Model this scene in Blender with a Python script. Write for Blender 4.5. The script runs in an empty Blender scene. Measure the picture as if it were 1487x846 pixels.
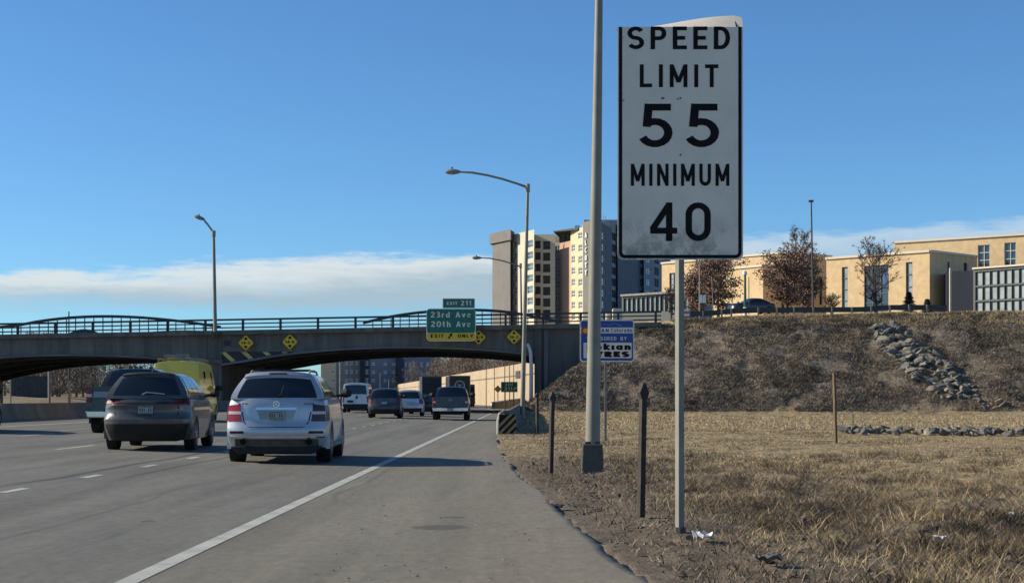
import bpy, bmesh, math, random
import numpy as np
from mathutils import Vector, Matrix, noise as mnoise

S = bpy.context.scene
COL = S.collection
rad = math.radians
# ------------------------------------------------------------------ camera
F = 2270.0                        # focal length in photo pixels (photo is 1487 wide)
cam_d = bpy.data.cameras.new('camera')
cam = bpy.data.objects.new('camera', cam_d); COL.objects.link(cam)
cam_d.sensor_width = 36.0; cam_d.lens = 36.0*F/1487.0
cam_d.shift_x = -21.5/1487.0; cam_d.shift_y = 153.0/1487.0
cam_d.clip_start = 0.1; cam_d.clip_end = 9000
cam.location = (0, 0, 1.3); cam.rotation_euler = (rad(90), 0, 0)
S.camera = cam
# ------------------------------------------------------------------ light
SUN_EL, SUN_AZ = 27.0, 7.0       # elevation; degrees ahead of due left
sv = Vector((-math.cos(rad(SUN_AZ))*math.cos(rad(SUN_EL)), math.sin(rad(SUN_AZ))*math.cos(rad(SUN_EL)), math.sin(rad(SUN_EL))))
sl = bpy.data.lights.new('sun', 'SUN'); sl.energy = 5.0; sl.angle = rad(0.5); sl.color = (1.0, 0.90, 0.72)
so = bpy.data.objects.new('sun', sl); COL.objects.link(so)
so.rotation_euler = sv.to_track_quat('Z', 'Y').to_euler()
so.location = (-60, 10, 60)
S.view_settings.view_transform = 'Standard'; S.view_settings.look = 'None'
S.view_settings.exposure = 0.40; S.view_settings.gamma = 1.0
W = bpy.data.worlds.new('World'); S.world = W; W.use_nodes = True
nt = W.node_tree; nt.nodes.clear()

class NB:
    """tiny node builder"""
    def __init__(s, tree): s.t = tree
    def n(s, typ, **kw):
        nd = s.t.nodes.new(typ)
        for k, v in kw.items(): setattr(nd, k, v)
        return nd
    def link(s, a, b): s.t.links.new(a, b)
    def put(s, sock, v):
        if hasattr(v, 'is_output'): s.link(v, sock)
        else: sock.default_value = v
    def m(s, op, a, b=0.0, c=0.0, clamp=False):
        nd = s.n('ShaderNodeMath', operation=op, use_clamp=clamp)
        s.put(nd.inputs[0], a); s.put(nd.inputs[1], b); s.put(nd.inputs[2], c)
        return nd.outputs[0]
    def sstep(s, v, a, b):
        nd = s.n('ShaderNodeMapRange', interpolation_type='SMOOTHSTEP')
        s.put(nd.inputs[0], v); s.put(nd.inputs[1], a); s.put(nd.inputs[2], b)
        nd.inputs[3].default_value = 0; nd.inputs[4].default_value = 1
        return nd.outputs[0]
    def mix(s, f, a, b, blend='MIX'):
        nd = s.n('ShaderNodeMix', data_type='RGBA', blend_type=blend)
        s.put(nd.inputs[0], f); s.put(nd.inputs[6], a); s.put(nd.inputs[7], b)
        return nd.outputs[2]
    def noise(s, vec, scale, detail=4, rough=0.55, dist=0.0):
        nd = s.n('ShaderNodeTexNoise')
        if vec is not None: s.link(vec, nd.inputs['Vector'])
        nd.inputs['Scale'].default_value = scale; nd.inputs['Detail'].default_value = detail
        nd.inputs['Roughness'].default_value = rough; nd.inputs['Distortion'].default_value = dist
        return nd.outputs[0]
    def vec(s, x, y, z):
        nd = s.n('ShaderNodeCombineXYZ'); s.put(nd.inputs[0], x); s.put(nd.inputs[1], y); s.put(nd.inputs[2], z)
        return nd.outputs[0]
    def scale(s, v, xyz):
        nd = s.n('ShaderNodeVectorMath', operation='MULTIPLY'); s.link(v, nd.inputs[0]); nd.inputs[1].default_value = xyz
        return nd.outputs[0]

b = NB(nt)
SKYS = 0.085
sky = b.n('ShaderNodeTexSky', sky_type='NISHITA'); sky.sun_disc = False
sky.sun_elevation = rad(SUN_EL); sky.sun_rotation = rad(-90+SUN_AZ); sky.altitude = 1600
sky.air_density = 1.0; sky.dust_density = 0.6; sky.ozone_density = 2.0
tc = b.n('ShaderNodeTexCoord'); sp = b.n('ShaderNodeSeparateXYZ'); b.link(tc.outputs['Generated'], sp.inputs[0])
az = b.m('ARCTAN2', sp.outputs[0], sp.outputs[1]); el = sp.outputs[2]
v1 = b.vec(b.m('MULTIPLY', az, 9.0), b.m('MULTIPLY', el, 60.0), 3.3)
n1 = b.noise(v1, 1.0, 6, 0.6)
v2 = b.vec(b.m('MULTIPLY', az, 30.0), b.m('MULTIPLY', el, 150.0), 1.7)
n2 = b.noise(v2, 1.0, 5, 0.6)
saz = b.m('SINE', az)
nn = b.m('ADD', b.m('MULTIPLY', b.m('SUBTRACT', n1, 0.5), 0.030), b.m('MULTIPLY', b.m('SUBTRACT', n2, 0.5), 0.013))
vt = b.m('ADD', b.m('ADD', b.m('MULTIPLY', saz, 0.052), 0.0935), nn)
mt = b.sstep(el, b.m('ADD', vt, 0.0025), b.m('SUBTRACT', vt, 0.006))
vb = b.m('ADD', b.m('MULTIPLY', b.sstep(az, -0.1, 0.3), 0.022), b.m('ADD', 0.0575, b.m('MULTIPLY', nn, 0.8)))
mb = b.sstep(el, b.m('SUBTRACT', vb, 0.008), b.m('ADD', vb, 0.008))
dens = b.m('SUBTRACT', 0.92, b.m('MULTIPLY', b.sstep(az, 0.0, 0.22), 0.42))
cm = b.m('MULTIPLY', b.m('MULTIPLY', mt, mb), b.m('MULTIPLY', dens, b.sstep(n1, 0.15, 0.42)), clamp=True)
# cloud: bright top, greyer body
tt = b.sstep(b.m('SUBTRACT', vt, el), 0.0, 0.024)
ccol = b.mix(tt, (0.60/SKYS, 0.63/SKYS, 0.62/SKYS, 1), (0.31/SKYS, 0.40/SKYS, 0.46/SKYS, 1))
SKYTINT = (0.59, 0.95, 1.25, 1)
scol = b.mix(1.0, sky.outputs[0], SKYTINT, 'MULTIPLY')
fin = b.mix(cm, scol, ccol)
bg = b.n('ShaderNodeBackground'); b.link(fin, bg.inputs[0]); bg.inputs[1].default_value = SKYS
wo = b.n('ShaderNodeOutputWorld'); b.link(bg.outputs[0], wo.inputs[0])

# ------------------------------------------------------------------ helpers
def lin(c):
    return tuple(((x/255)/12.92 if x/255 <= 0.04045 else ((x/255+0.055)/1.055)**2.4) for x in c)
def px(x, y, Y):
    """world point seen at photo pixel (x,y) at distance Y"""
    return Vector(((x-765.0)*Y/F, Y, 1.3+(576.0-y)*Y/F))
_mats = {}
def mat(name, col, rough=0.7, metal=0.0, var=0.15, vscale=3.0, bump=0.0, bscale=40.0, dirt=None, dirt_amt=0.0, coat=0.0, spec=0.5, stretch=(1,1,1)):
    if name in _mats: return _mats[name]
    m = bpy.data.materials.new(name); m.use_nodes = True; _mats[name] = m
    t = NB(m.node_tree); p = m.node_tree.nodes['Principled BSDF']
    g = t.n('ShaderNodeNewGeometry'); pos = t.scale(g.outputs['Position'], stretch)
    n = t.noise(pos, vscale, 6, 0.6)
    dark = tuple(c*(1-var) for c in col)+(1,); lite = tuple(min(1, c*(1+var)) for c in col)+(1,)
    c = t.mix(t.sstep(n, 0.3, 0.7), dark, lite)
    if dirt is not None:
        dn = t.noise(pos, vscale*0.6+1.1, 7, 0.65)
        c = t.mix(t.m('MULTIPLY', t.sstep(dn, 0.42, 0.68), dirt_amt), c, tuple(dirt)+(1,))
    t.link(c, p.inputs['Base Color'])
    p.inputs['Roughness'].default_value = rough; p.inputs['Metallic'].default_value = metal
    p.inputs['Specular IOR Level'].default_value = spec
    if coat: p.inputs['Coat Weight'].default_value = coat; p.inputs['Coat Roughness'].default_value = 0.08
    if bump:
        bn = t.noise(pos, bscale, 5, 0.6)
        bp = t.n('ShaderNodeBump'); bp.inputs['Strength'].default_value = bump; bp.inputs['Distance'].default_value = 0.02
        t.link(bn, bp.inputs['Height']); t.link(bp.outputs[0], p.inputs['Normal'])
    return m

def tag(o, label=None, cat=None, group=None, kind=None):
    if label: o['label'] = label
    if cat: o['category'] = cat
    if group: o['group'] = group
    if kind: o['kind'] = kind
    return o
def thing(name, label, cat, loc=(0,0,0), rotz=0.0, group=None):
    o = bpy.data.objects.new(name, None); COL.objects.link(o); o.empty_display_size = 0.2
    o.location = loc; o.rotation_euler = (0, 0, rotz)
    return tag(o, label, cat, group)
def copy_tree(o, parent=None):
    c = o.copy(); COL.objects.link(c); c.parent = parent
    for ch in list(o.children): copy_tree(ch, c)
    return c

class MB:
    def __init__(s, origin=(0,0,0)):
        s.v = []; s.f = []; s.m = []; s.o = Vector(origin); s.mi = 0
    def add(s, vs, fs):
        k = len(s.v); s.v += [tuple(Vector(p)-s.o) for p in vs]
        s.f += [tuple(i+k for i in f) for f in fs]; s.m += [s.mi]*len(fs)
        return s
    def box(s, c, d, rz=0.0, R=None):
        hx, hy, hz = d[0]/2, d[1]/2, d[2]/2; c = Vector(c)
        M = R if R is not None else Matrix.Rotation(rz, 3, 'Z')
        vs = [c+M@Vector((x*hx, y*hy, z*hz)) for z in (-1,1) for y in (-1,1) for x in (-1,1)]
        return s.add(vs, [(0,2,3,1),(4,5,7,6),(0,1,5,4),(2,6,7,3),(0,4,6,2),(1,3,7,5)])
    def hexa(s, lo, hi):
        """lo, hi: four corners each, counter-clockwise seen from above"""
        return s.add(list(lo)+list(hi), [(3,2,1,0),(4,5,6,7),(0,1,5,4),(1,2,6,5),(2,3,7,6),(3,0,4,7)])
    def beam(s, a, b_, w, h):
        a = Vector(a); b_ = Vector(b_); d = (b_-a).normalized()
        up = Vector((0,0,1)) if abs(d.z) < 0.95 else Vector((0,1,0))
        r = d.cross(up).normalized(); u = r.cross(d)
        vs = [p+r*(i*w/2)+u*(j*h/2) for p in (a, b_) for i, j in ((-1,-1),(1,-1),(1,1),(-1,1))]
        return s.add(vs, [(0,1,2,3),(7,6,5,4),(0,4,5,1),(1,5,6,2),(2,6,7,3),(3,7,4,0)])
    def tube(s, pts, rs, n=8, caps=True):
        pts = [Vector(p) for p in pts]
        if not hasattr(rs, '__len__'): rs = [rs]*len(pts)
        k = len(s.v); prev = None
        for i, p in enumerate(pts):
            d = (pts[min(i+1, len(pts)-1)]-pts[max(i-1, 0)]).normalized()
            if prev is None:
                r = d.orthogonal().normalized()
                if abs(d.z) < 0.99: r = d.cross(Vector((0,0,1))).normalized()
            else: r = (prev-d*prev.dot(d)).normalized()
            prev = r; u = d.cross(r)
            for j in range(n):
                a = 2*math.pi*j/n
                s.v.append(tuple(p+(r*math.cos(a)+u*math.sin(a))*rs[i]-s.o))
        for i in range(len(pts)-1):
            for j in range(n):
                s.f.append((k+i*n+j, k+i*n+(j+1)%n, k+(i+1)*n+(j+1)%n, k+(i+1)*n+j)); s.m.append(s.mi)
        if caps:
            s.f.append(tuple(k+j for j in range(n))[::-1]); s.m.append(s.mi)
            e = k+(len(pts)-1)*n; s.f.append(tuple(e+j for j in range(n))); s.m.append(s.mi)
        return s
    def prism(s, out, y0, y1):
        """outline of (x,z) extruded from y0 to y1"""
        n = len(out)
        vs = [(x, y0, z) for x, z in out]+[(x, y1, z) for x, z in out]
        fs = [tuple(range(n)), tuple(range(2*n-1, n-1, -1))]+[(i, i+n, (i+1)%n+n, (i+1)%n) for i in range(n)]
        return s.add(vs, fs)
    def strip(s, up, lo, y0, y1):
        """solid between upper and lower (x,z) polylines sharing x, thickness y0..y1"""
        n = len(up)
        vs = [(x,y0,z) for x,z in up]+[(x,y0,z) for x,z in lo]+[(x,y1,z) for x,z in up]+[(x,y1,z) for x,z in lo]
        fs = []
        for i in range(n-1):
            fs += [(n+i, n+i+1, i+1, i), (2*n+i, 2*n+i+1, 3*n+i+1, 3*n+i), (i, i+1, 2*n+i+1, 2*n+i), (n+i, 3*n+i, 3*n+i+1, n+i+1)]
        fs += [(0, 2*n, 3*n, n), (n-1, 2*n-1, 4*n-1, 3*n-1)]
        return s.add(vs, fs)
    def build(s, name, mats, parent=None, smooth=False, bevel=0.0, label=None, recalc=True):
        me = bpy.data.meshes.new(name); me.from_pydata(s.v, [], s.f)
        if not isinstance(mats, (list, tuple)): mats = [mats]
        for m in mats: me.materials.append(m)
        if len(mats) > 1: me.polygons.foreach_set('material_index', s.m)
        if recalc:
            bm = bmesh.new(); bm.from_mesh(me); bmesh.ops.recalc_face_normals(bm, faces=bm.faces); bm.to_mesh(me); bm.free()
        if smooth:
            me.shade_smooth(); me.set_sharp_from_angle(angle=rad(38))
        o = bpy.data.objects.new(name, me); COL.objects.link(o); o.parent = parent
        if bevel:
            md = o.modifiers.new('bevel', 'BEVEL'); md.width = bevel; md.segments = 2; md.limit_method = 'ANGLE'
        if label: o['label'] = label
        return o

def rrect(w, h, r, n=5):
    out = []
    for cx, cz, a0 in ((w/2-r, h/2-r, 0), (-w/2+r, h/2-r, 90), (-w/2+r, -h/2+r, 180), (w/2-r, -h/2+r, 270)):
        for i in range(n+1):
            a = rad(a0+90*i/n); out.append((cx+r*math.cos(a), cz+r*math.sin(a)))
    return out

# ------------------------------------------------------------------ highway lettering, drawn with strokes
def arc(cx, cy, rx, ry, a0, a1, n=10):
    return [(cx+rx*math.cos(rad(a0+(a1-a0)*i/n)), cy+ry*math.sin(rad(a0+(a1-a0)*i/n))) for i in range(n+1)]
def oval(l, r, b_, t):
    cx = (l+r)/2; rx = (r-l)/2; k = min(rx*1.05, (t-b_)/2)
    return arc(cx, t-k, rx, k, 0, 180)+arc(cx, b_+k, rx, k, 180, 360)+[(r, t-k)]
def glyphs(h):
    L, B, T = h, h, 1-h
    def R(w): return w-h
    g = {}
    g['S'] = (.62, [arc(.31,.5+(.5-h)/2,.31-h,(.5-h)/2,25,270)+arc(.31,.5-(.5-h)/2,.31-h,(.5-h)/2,90,-155)[1:]])
    g['P'] = (.58, [[(L,0),(L,1)], [(L,T),(.32,T)]+arc(.32,.70,.26-h,.30-h,90,-90)+[(L,.40+h)]])
    g['R'] = (.60, g['P'][1]+[[(.30,.46),(.52,0)]])
    g['E'] = (.52, [[(L,0),(L,1)], [(L,T),(.52,T)], [(L,.5),(.46,.5)], [(L,B),(.52,B)]])
    g['D'] = (.60, [[(L,0),(L,1)], [(L,T),(.26,T)]+arc(.26,.5,.34-h,.5-h,90,-90,14)+[(L,B)]])
    g['L'] = (.50, [[(L,0),(L,1)], [(L,B),(.50,B)]])
    g['I'] = (2*h, [[(L,0),(L,1)]])
    g['M'] = (.72, [[(L,0),(L,1)], [(R(.72),0),(R(.72),1)], [(L,.97),(.36,.22)], [(.36,.22),(R(.72),.97)]])
    g['T'] = (.54, [[(0,T),(.54,T)], [(.27,0),(.27,T)]])
    g['N'] = (.60, [[(L,0),(L,1)], [(R(.60),0),(R(.60),1)], [(L,.97),(R(.60),.03)]])
    g['U'] = (.60, [[(L,1)]+[(L,.3)]+arc(.30,.30,.30-h,.30-h,180,360)+[(R(.60),1)]])
    g['5'] = (.60, [[(.57,T),(.10+h*.6,T)], [(.11+h*.6,1),(.07+h*.6,.47)], [(.05+h*.6,.53)]+arc(.27,.335,.33-h,.335-h,112,-155,14)])
    g['4'] = (.66, [[(.47,0),(.47,1)], [(.47,.95),(.07,.30)], [(.02,.27),(.66,.27)]])
    g['0'] = (.60, [oval(L, R(.60), B, T)]); g['O'] = (.62, [oval(L, R(.62), B, T)])
    g['X'] = (.60, [[(L,0),(R(.60),1)], [(L,1),(R(.60),0)]])
    g['Y'] = (.62, [[(.31,0),(.31,.46)], [(L*.8,1),(.31,.42)], [(.62-L*.8,1),(.31,.42)]])
    g['A'] = (.66, [[(L*.8,0),(.33,.97)], [(.66-L*.8,0),(.33,.97)], [(.16,.30),(.50,.30)]])
    g['C'] = (.60, [arc(.31,.5,.31-h,.5-h,45,315,16)])
    g['B'] = (.60, [[(L,0),(L,1)], [(L,T),(.32,T)]+arc(.32,.74,.24-h,.26-h,90,-90)+[(L,.48+h)], [(L,.5),(.34,.5)]+arc(.34,.26+h*.3,.26-h,.28-h*.5,90,-90)+[(L,B)]])
    g['1'] = (.30, [[(.22,0),(.22,1)], [(.22,.93),(.04,.78)]])
    g['2'] = (.58, [arc(.29,.70,.29-h,.30-h,160,-30,10)+[(L+.02,B+.02)], [(0.02,B),(.58,B)]])
    g['3'] = (.58, [arc(.28,.74,.26-h,.26-h,150,-90,10), [(.2,.49),(.3,.49)], arc(.28,.27,.30-h,.27-h,90,-150,10)])
    g['9'] = (.58, [oval(L, R(.58), .42, T), [(R(.58),.68)]+arc(.29,.35,.29-h,.35-h,0,-120)])
    g['6'] = (.58, [oval(L, R(.58), B, .58), [(L,.32)]+arc(.29,.65,.29-h,.35-h,180,60)])
    g['8'] = (.58, [oval(L+.02, R(.56), .5, T), oval(L, R(.58), B, .5)])
    g['-'] = (.26, [[(0,.45),(.26,.45)]])
    x = .72
    g['r'] = (.38, [[(L,0),(L,x)], arc(.30,.40,.30-h,x-.40-h,170,75,6)])
    g['d'] = (.54, [[(R(.54),0),(R(.54),1)], oval(L, R(.54), B, x-h)])
    g['a'] = (.54, [[(R(.54),0),(R(.54),x)], oval(L, R(.54), B, x-h)])
    g['o'] = (.56, [oval(L, R(.56), B, x-h)])
    g['e'] = (.56, [[(L,.36),(.52,.36)]+arc(.28,.36,.28-h,x-.36-h,0,180,8)+arc(.28,.36,.28-h,.36-h,180,320,8)])
    g['v'] = (.52, [[(L*.8,x),(.26,.04)], [(.52-L*.8,x),(.26,.04)]])
    g['t'] = (.36, [[(.14,1)]+[(.14,.22)]+arc(.30,.22,.16,.22-h,180,275,5), [(0,x-h),(.34,x-h)]])
    g['h'] = (.52, [[(L,0),(L,1)], [(L,.38)]+arc(.26,.42,.26-h,x-.42-h,180,0,8)+[(R(.52),0)]])
    g['n'] = (.52, [[(L,0),(L,x)], [(L,.38)]+arc(.26,.42,.26-h,x-.42-h,180,0,8)+[(R(.52),0)]])
    g['k'] = (.50, [[(L,0),(L,1)], [(L,.34),(.46,x)], [(.18,.38),(.48,0)]])
    g['l'] = (2*h, [[(L,0),(L,1)]]); g['i'] = (2*h, [[(L,0),(L,x)]])
    return g
def ribbon(pts, h):
    n = len(pts); P = [Vector(p) for p in pts]; closed = (P[0]-P[-1]).length < 1e-4
    l, r = [], []
    for i in range(n):
        if closed: a = P[i-1] if i else P[-2]; c = P[i+1] if i < n-1 else P[1]
        else: a = P[max(i-1,0)]; c = P[min(i+1,n-1)]
        d1 = (P[i]-a); d2 = (c-P[i])
        if d1.length < 1e-6: d1 = d2
        if d2.length < 1e-6: d2 = d1
        d1.normalize(); d2.normalize(); t = (d1+d2)
        if t.length < 1e-3: t = d2
        t.normalize(); nn_ = Vector((-t.y, t.x)); k = min(2.2, 1/max(0.3, nn_.dot(Vector((-d2.y, d2.x)))))
        l.append(P[i]+nn_*h*k); r.append(P[i]-nn_*h*k)
    return l, r
def text(mb, s, cx, zc, y, H, width, h=0.08, gap=0.16, mir=1):
    """lettering standing on the plane y, centred at cx, zc; H cap height, fitted to width"""
    G = glyphs(h); tot = 0; items = []
    for ch in s:
        if ch == ' ': tot += .42; continue
        w, st = G[ch]; items.append((tot, st)); tot += w+gap
    tot -= gap; sx = width/tot; q = 0
    for off, st in items:
        for pl in st:
            l, r = ribbon(pl, h); n = len(l); yy = y-0.0003*(q % 5); q += 1
            vs = [(cx-width/2+(off+p.x)*sx, yy, zc-H/2+p.y*H) for p in l+r]
            mb.add(vs, [(i, i+1, n+i+1, n+i) for i in range(n-1)])
    return mb

# ------------------------------------------------------------------ materials
M = {}
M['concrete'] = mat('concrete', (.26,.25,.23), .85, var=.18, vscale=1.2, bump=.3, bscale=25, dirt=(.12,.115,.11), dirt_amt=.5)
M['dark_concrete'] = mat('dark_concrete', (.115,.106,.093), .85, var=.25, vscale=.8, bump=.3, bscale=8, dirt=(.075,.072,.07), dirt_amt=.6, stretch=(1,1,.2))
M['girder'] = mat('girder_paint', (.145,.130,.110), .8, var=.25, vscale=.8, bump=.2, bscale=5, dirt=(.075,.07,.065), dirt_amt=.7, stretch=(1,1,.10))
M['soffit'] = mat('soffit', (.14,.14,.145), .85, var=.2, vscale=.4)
M['rail'] = mat('dark_rail', (.035,.037,.04), .55, var=.2, vscale=2)
M['galv'] = mat('galvanised', (.215,.205,.165), .6, metal=.0, var=.12, vscale=3, dirt=(.22,.2,.17), dirt_amt=.35)
M['galv_dark'] = mat('weathered_steel_post', (.060,.054,.045), .6, metal=.0, var=.25, vscale=6, dirt=(.10,.08,.06), dirt_amt=.5)
M['post_brown'] = mat('brown_post', (.028,.023,.018), .8, var=.35, vscale=9, dirt=(.08,.06,.04), dirt_amt=.4)
M['wood'] = mat('weathered_wood', (.14,.095,.05), .85, var=.3, vscale=8, stretch=(3,3,.6))
M['sign_white'] = mat('sign_white', (.80,.69,.55), .45, var=.03, vscale=2, dirt=(.36,.34,.31), dirt_amt=.15)
M['sign_black'] = mat('sign_black', (.010,.009,.009), .8, spec=.2, var=.3, vscale=6)
M['sign_green'] = mat('sign_green', (.008,.15,.11), .5, var=.08, vscale=3)
M['sign_yellow'] = mat('sign_yellow', (.78,.50,.03), .5, var=.08, vscale=3)
M['faded_yellow'] = mat('faded_yellow', (.55,.42,.14), .7, var=.2, vscale=3)
M['sign_blue'] = mat('sign_blue', (.010,.055,.25), .45, var=.05, vscale=3)
M['alu'] = mat('sign_back', (.45,.45,.44), .45, metal=.6, var=.1)
M['red'] = mat('emblem_red', (.35,.02,.02), .5); M['gold'] = mat('emblem_gold', (.75,.42,.05), .5)
M['tyre'] = mat('tyre_rubber', (.009,.009,.009), .85, var=.3, vscale=10)
M['rim'] = mat('wheel_rim', (.35,.35,.36), .35, metal=.8)
M['glass_dark'] = mat('tinted_glass', (.010,.012,.015), .06, var=.1, spec=.8)
M['trim'] = mat('black_trim', (.012,.012,.012), .75, var=.25, vscale=5)
M['chrome'] = mat('chrome', (.75,.75,.77), .12, metal=1.0, var=.02)
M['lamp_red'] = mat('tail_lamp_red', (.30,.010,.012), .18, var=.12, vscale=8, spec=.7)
M['lamp_dark'] = mat('tail_lamp_dark', (.045,.006,.007), .2, var=.2, vscale=8)  # dark red lenses; on the silver SUV's right lamp it is painted shade
M['lamp_dim'] = mat('tail_lamp_shaded', (.15,.008,.010), .35, var=.15, vscale=8)  # darker copy of the lamp red, shade put into the colour
M['lamp_clear'] = mat('tail_lamp_clear', (.60,.50,.48), .2, var=.05)
M['plate'] = mat('plate_white', (.33,.34,.32), .5, var=.2, vscale=14)
M['plate_green'] = mat('plate_green', (.05,.11,.08), .5)
M['rock'] = mat('grey_rock', (.115,.112,.100), .9, var=.35, vscale=2.5, bump=.5, bscale=14)
M['rock_tan'] = mat('tan_rock', (.20,.17,.13), .9, var=.3, vscale=2.5, bump=.5, bscale=14)
M['paper'] = mat('white_litter', (.52,.52,.53), .6, var=.05)
M['campus_brick'] = mat('buff_brick', (.60,.43,.24), .9, var=.10, vscale=1.0, bump=.2, bscale=6, dirt=(.50,.36,.20), dirt_amt=.4)
M['campus_coping'] = mat('pale_coping', (.62,.54,.42), .8, var=.05)
M['window_frame'] = mat('window_frame', (.50,.47,.40), .6, var=.05)
M['mullion'] = mat('dark_mullion', (.06,.065,.07), .5)
def glassm(name, c, r=.08):
    m = mat(name, c, r, var=.25, vscale=.6, spec=1.0); return m
M['pane'] = glassm('window_glass', (.035,.045,.055))
M['pane_blue'] = glassm('window_glass_blue', (.10,.16,.21))
M['pane_grey'] = glassm('curtain_wall_glass', (.27,.29,.275), .30)
M['curtain'] = mat('curtain_wall_metal', (.075,.08,.08), .6, var=.06, vscale=1)
M['navy_panel'] = mat('navy_cladding', (.016,.020,.034), .6, var=.08, vscale=.5)
M['apt_stone'] = mat('apartment_brown_panel', (.165,.152,.14), .85, var=.08, vscale=.3)
M['apt_cream'] = mat('apartment_cream_stucco', (.56,.50,.38), .9, var=.05, vscale=.2)
M['apt_cream2'] = mat('apartment_yellow_stucco', (.60,.52,.33), .9, var=.05, vscale=.2)
M['apt_salmon'] = mat('apartment_tan_brick', (.47,.29,.20), .9, var=.06, vscale=.3)
M['apt_grey'] = mat('apartment_grey_panel', (.26,.27,.27), .8, var=.06, vscale=.3)
M['apt_navy'] = mat('apartment_dark_panel', (.075,.085,.115), .7, var=.07, vscale=.3)
M['apt_bluegrey'] = mat('apartment_bluegrey_panel', (.20,.23,.28), .8, var=.06, vscale=.3)
M['balcony_dark'] = mat('balcony_recess', (.055,.05,.048), .7, var=.3, vscale=.8)
M['white'] = mat('white_paint', (.75,.75,.73), .5, var=.04)
M['wall_tan'] = mat('retaining_wall_concrete', (.42,.325,.21), .9, var=.10, vscale=.12, dirt=(.33,.23,.15), dirt_amt=.5)
M['bark'] = mat('bark', (.075,.058,.045), .95, var=.3, vscale=2)
M['oak_leaf'] = mat('dry_oak_leaf', (.205,.130,.098), .9, var=.45, vscale=1.2)
M['twig'] = mat('bare_twig', (.11,.085,.068), .95, var=.35, vscale=.6)
M['twig2'] = mat('bare_twig_pale', (.20,.155,.12), .95, var=.35, vscale=.3)
M['conifer'] = mat('conifer_needles', (.035,.055,.035), .9, var=.4, vscale=2)
M['lamp_green'] = mat('green_enamel', (.02,.10,.06), .45)

# ------------------------------------------------------------------ numeric noise
rng = np.random.default_rng(7)
_T = rng.random((256, 256))
def vnoise(x, y, s, seed=0):
    x = np.asarray(x, float)/s+seed*17.3; y = np.asarray(y, float)/s+seed*9.1
    xi = np.floor(x).astype(int); yi = np.floor(y).astype(int); fx = x-xi; fy = y-yi
    fx = fx*fx*(3-2*fx); fy = fy*fy*(3-2*fy)
    a = _T[xi & 255, yi & 255]; b_ = _T[(xi+1) & 255, yi & 255]; c = _T[xi & 255, (yi+1) & 255]; d = _T[(xi+1) & 255, (yi+1) & 255]
    return (a*(1-fx)+b_*fx)*(1-fy)+(c*(1-fx)+d*fx)*fy
def fbm(x, y, s, o=4, seed=0):
    t = 0; a = 1; n = 0
    for i in range(o): t = t+a*vnoise(x, y, s/2**i, seed+i); n += a; a *= .55
    return t/n
def ss(x, a, b_):
    t = np.clip((np.asarray(x, float)-a)/(b_-a), 0, 1); return t*t*(3-2*t)

_EY = [-20, 8, 11.2, 14.1, 19.2, 28.7, 38.3, 54, 87, 122, 140, 170]
_EX = [3.2, 1.2, .93, .70, .37, -.21, -.62, -1.02, -1.25, -1.0, -.3, 1.5]
def shift(Y):
    Y = np.asarray(Y, float); t = np.clip(Y-130, 0, 70)
    return -.13*(t*t/140)-.13*np.clip(Y-200, 0, None)
def edge(Y): return np.interp(Y, _EY, _EX)+np.where(np.asarray(Y) > 170, shift(Y)-shift(170), 0)
def wallx(Y): return 5.2+shift(Y)
def road_z(X): return .02*np.clip(-np.asarray(X, float)-2.8, 0, 17.8)-.02*np.clip(-np.asarray(X, float)-23, 0, 30)
def ground_z(X, Y):
    X = np.asarray(X, float); Y = np.asarray(Y, float)
    e = edge(np.clip(Y, -20, 1000)); d = X-e
    z = np.where(d < -.12, -.16, -.004-.04*ss(fbm(Y, Y*0+2, 1.9, 3, 51), .50, .60)*(1-ss(d, .05, 1.0))+.012*ss(d, .2, 2.5))
    near = ss(d, 0, .5)*(1-ss(Y, 60, 90))
    z = z+near*ss(d, 1.2, 3)*(1-ss(Y, 22, 32))*(fbm(X, Y, 1.0, 4, 57)-.5)*.42
    z = z+near*((fbm(X, Y, .8, 3, 1)-.5)*.10+(fbm(X, Y, .22, 3, 5)-.5)*.09+(fbm(X, Y, 5, 2, 9)-.5)*.12*ss(d, 1, 5))
    # embankment
    zp = np.interp(X, [8, 17.6, 24, 40, 80], [7.25, 7.72, 7.88, 8.10, 8.4])
    toe = 108.5+1.2*(fbm(X, X*0, 9, 2, 3)-.5)
    zf = (Y-toe)*(zp/(127-toe)); zs = (X+.62)*.77
    rough = (fbm(X, Y, 2.6, 3, 11)-.5)*.75+(fbm(X, Y, .6, 2, 15)-.5)*.22
    zslope = np.minimum(np.minimum(zf, zs), 99)
    k = ss(zslope, 0, .8)
    pl = zp+.046*np.clip(Y-127, 0, 160)
    zz = np.minimum(zslope+rough*k*1.0, pl+rough*.40)
    emb = (Y > toe) & (X > -.6)
    inb = (Y > 126.4) & (X < 12)               # under / beside the bridge
    z = np.where(emb & (zz > z) & ~inb, zz, z)
    # beyond the bridge on the right: ground behind the retaining wall
    wz = np.where(X > wallx(Y)+3.2, np.minimum(5.3+.05*(X-wallx(Y)-3), pl), z)
    z = np.where((Y > 156) & (X < 12), wz, z)
    z = np.where((Y > 156) & (X >= 12), np.where(X > wallx(Y)+3.2, pl, z), z)
    # left bank beyond the bridge
    lb = ss(-X+shift(Y), 47, 56)*ss(Y, 166, 190)
    z = z+lb*(1.4+3.2*ss(-X+shift(Y), 56, 120)+(fbm(X, Y, 8, 2, 4)-.5)*.6)
    far = ss(np.hypot(X, Y), 900, 3000)
    return z*(1-far)+far*(-.3)
def gz(x, y): return float(ground_z(np.array([x]), np.array([y]))[0])

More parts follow.
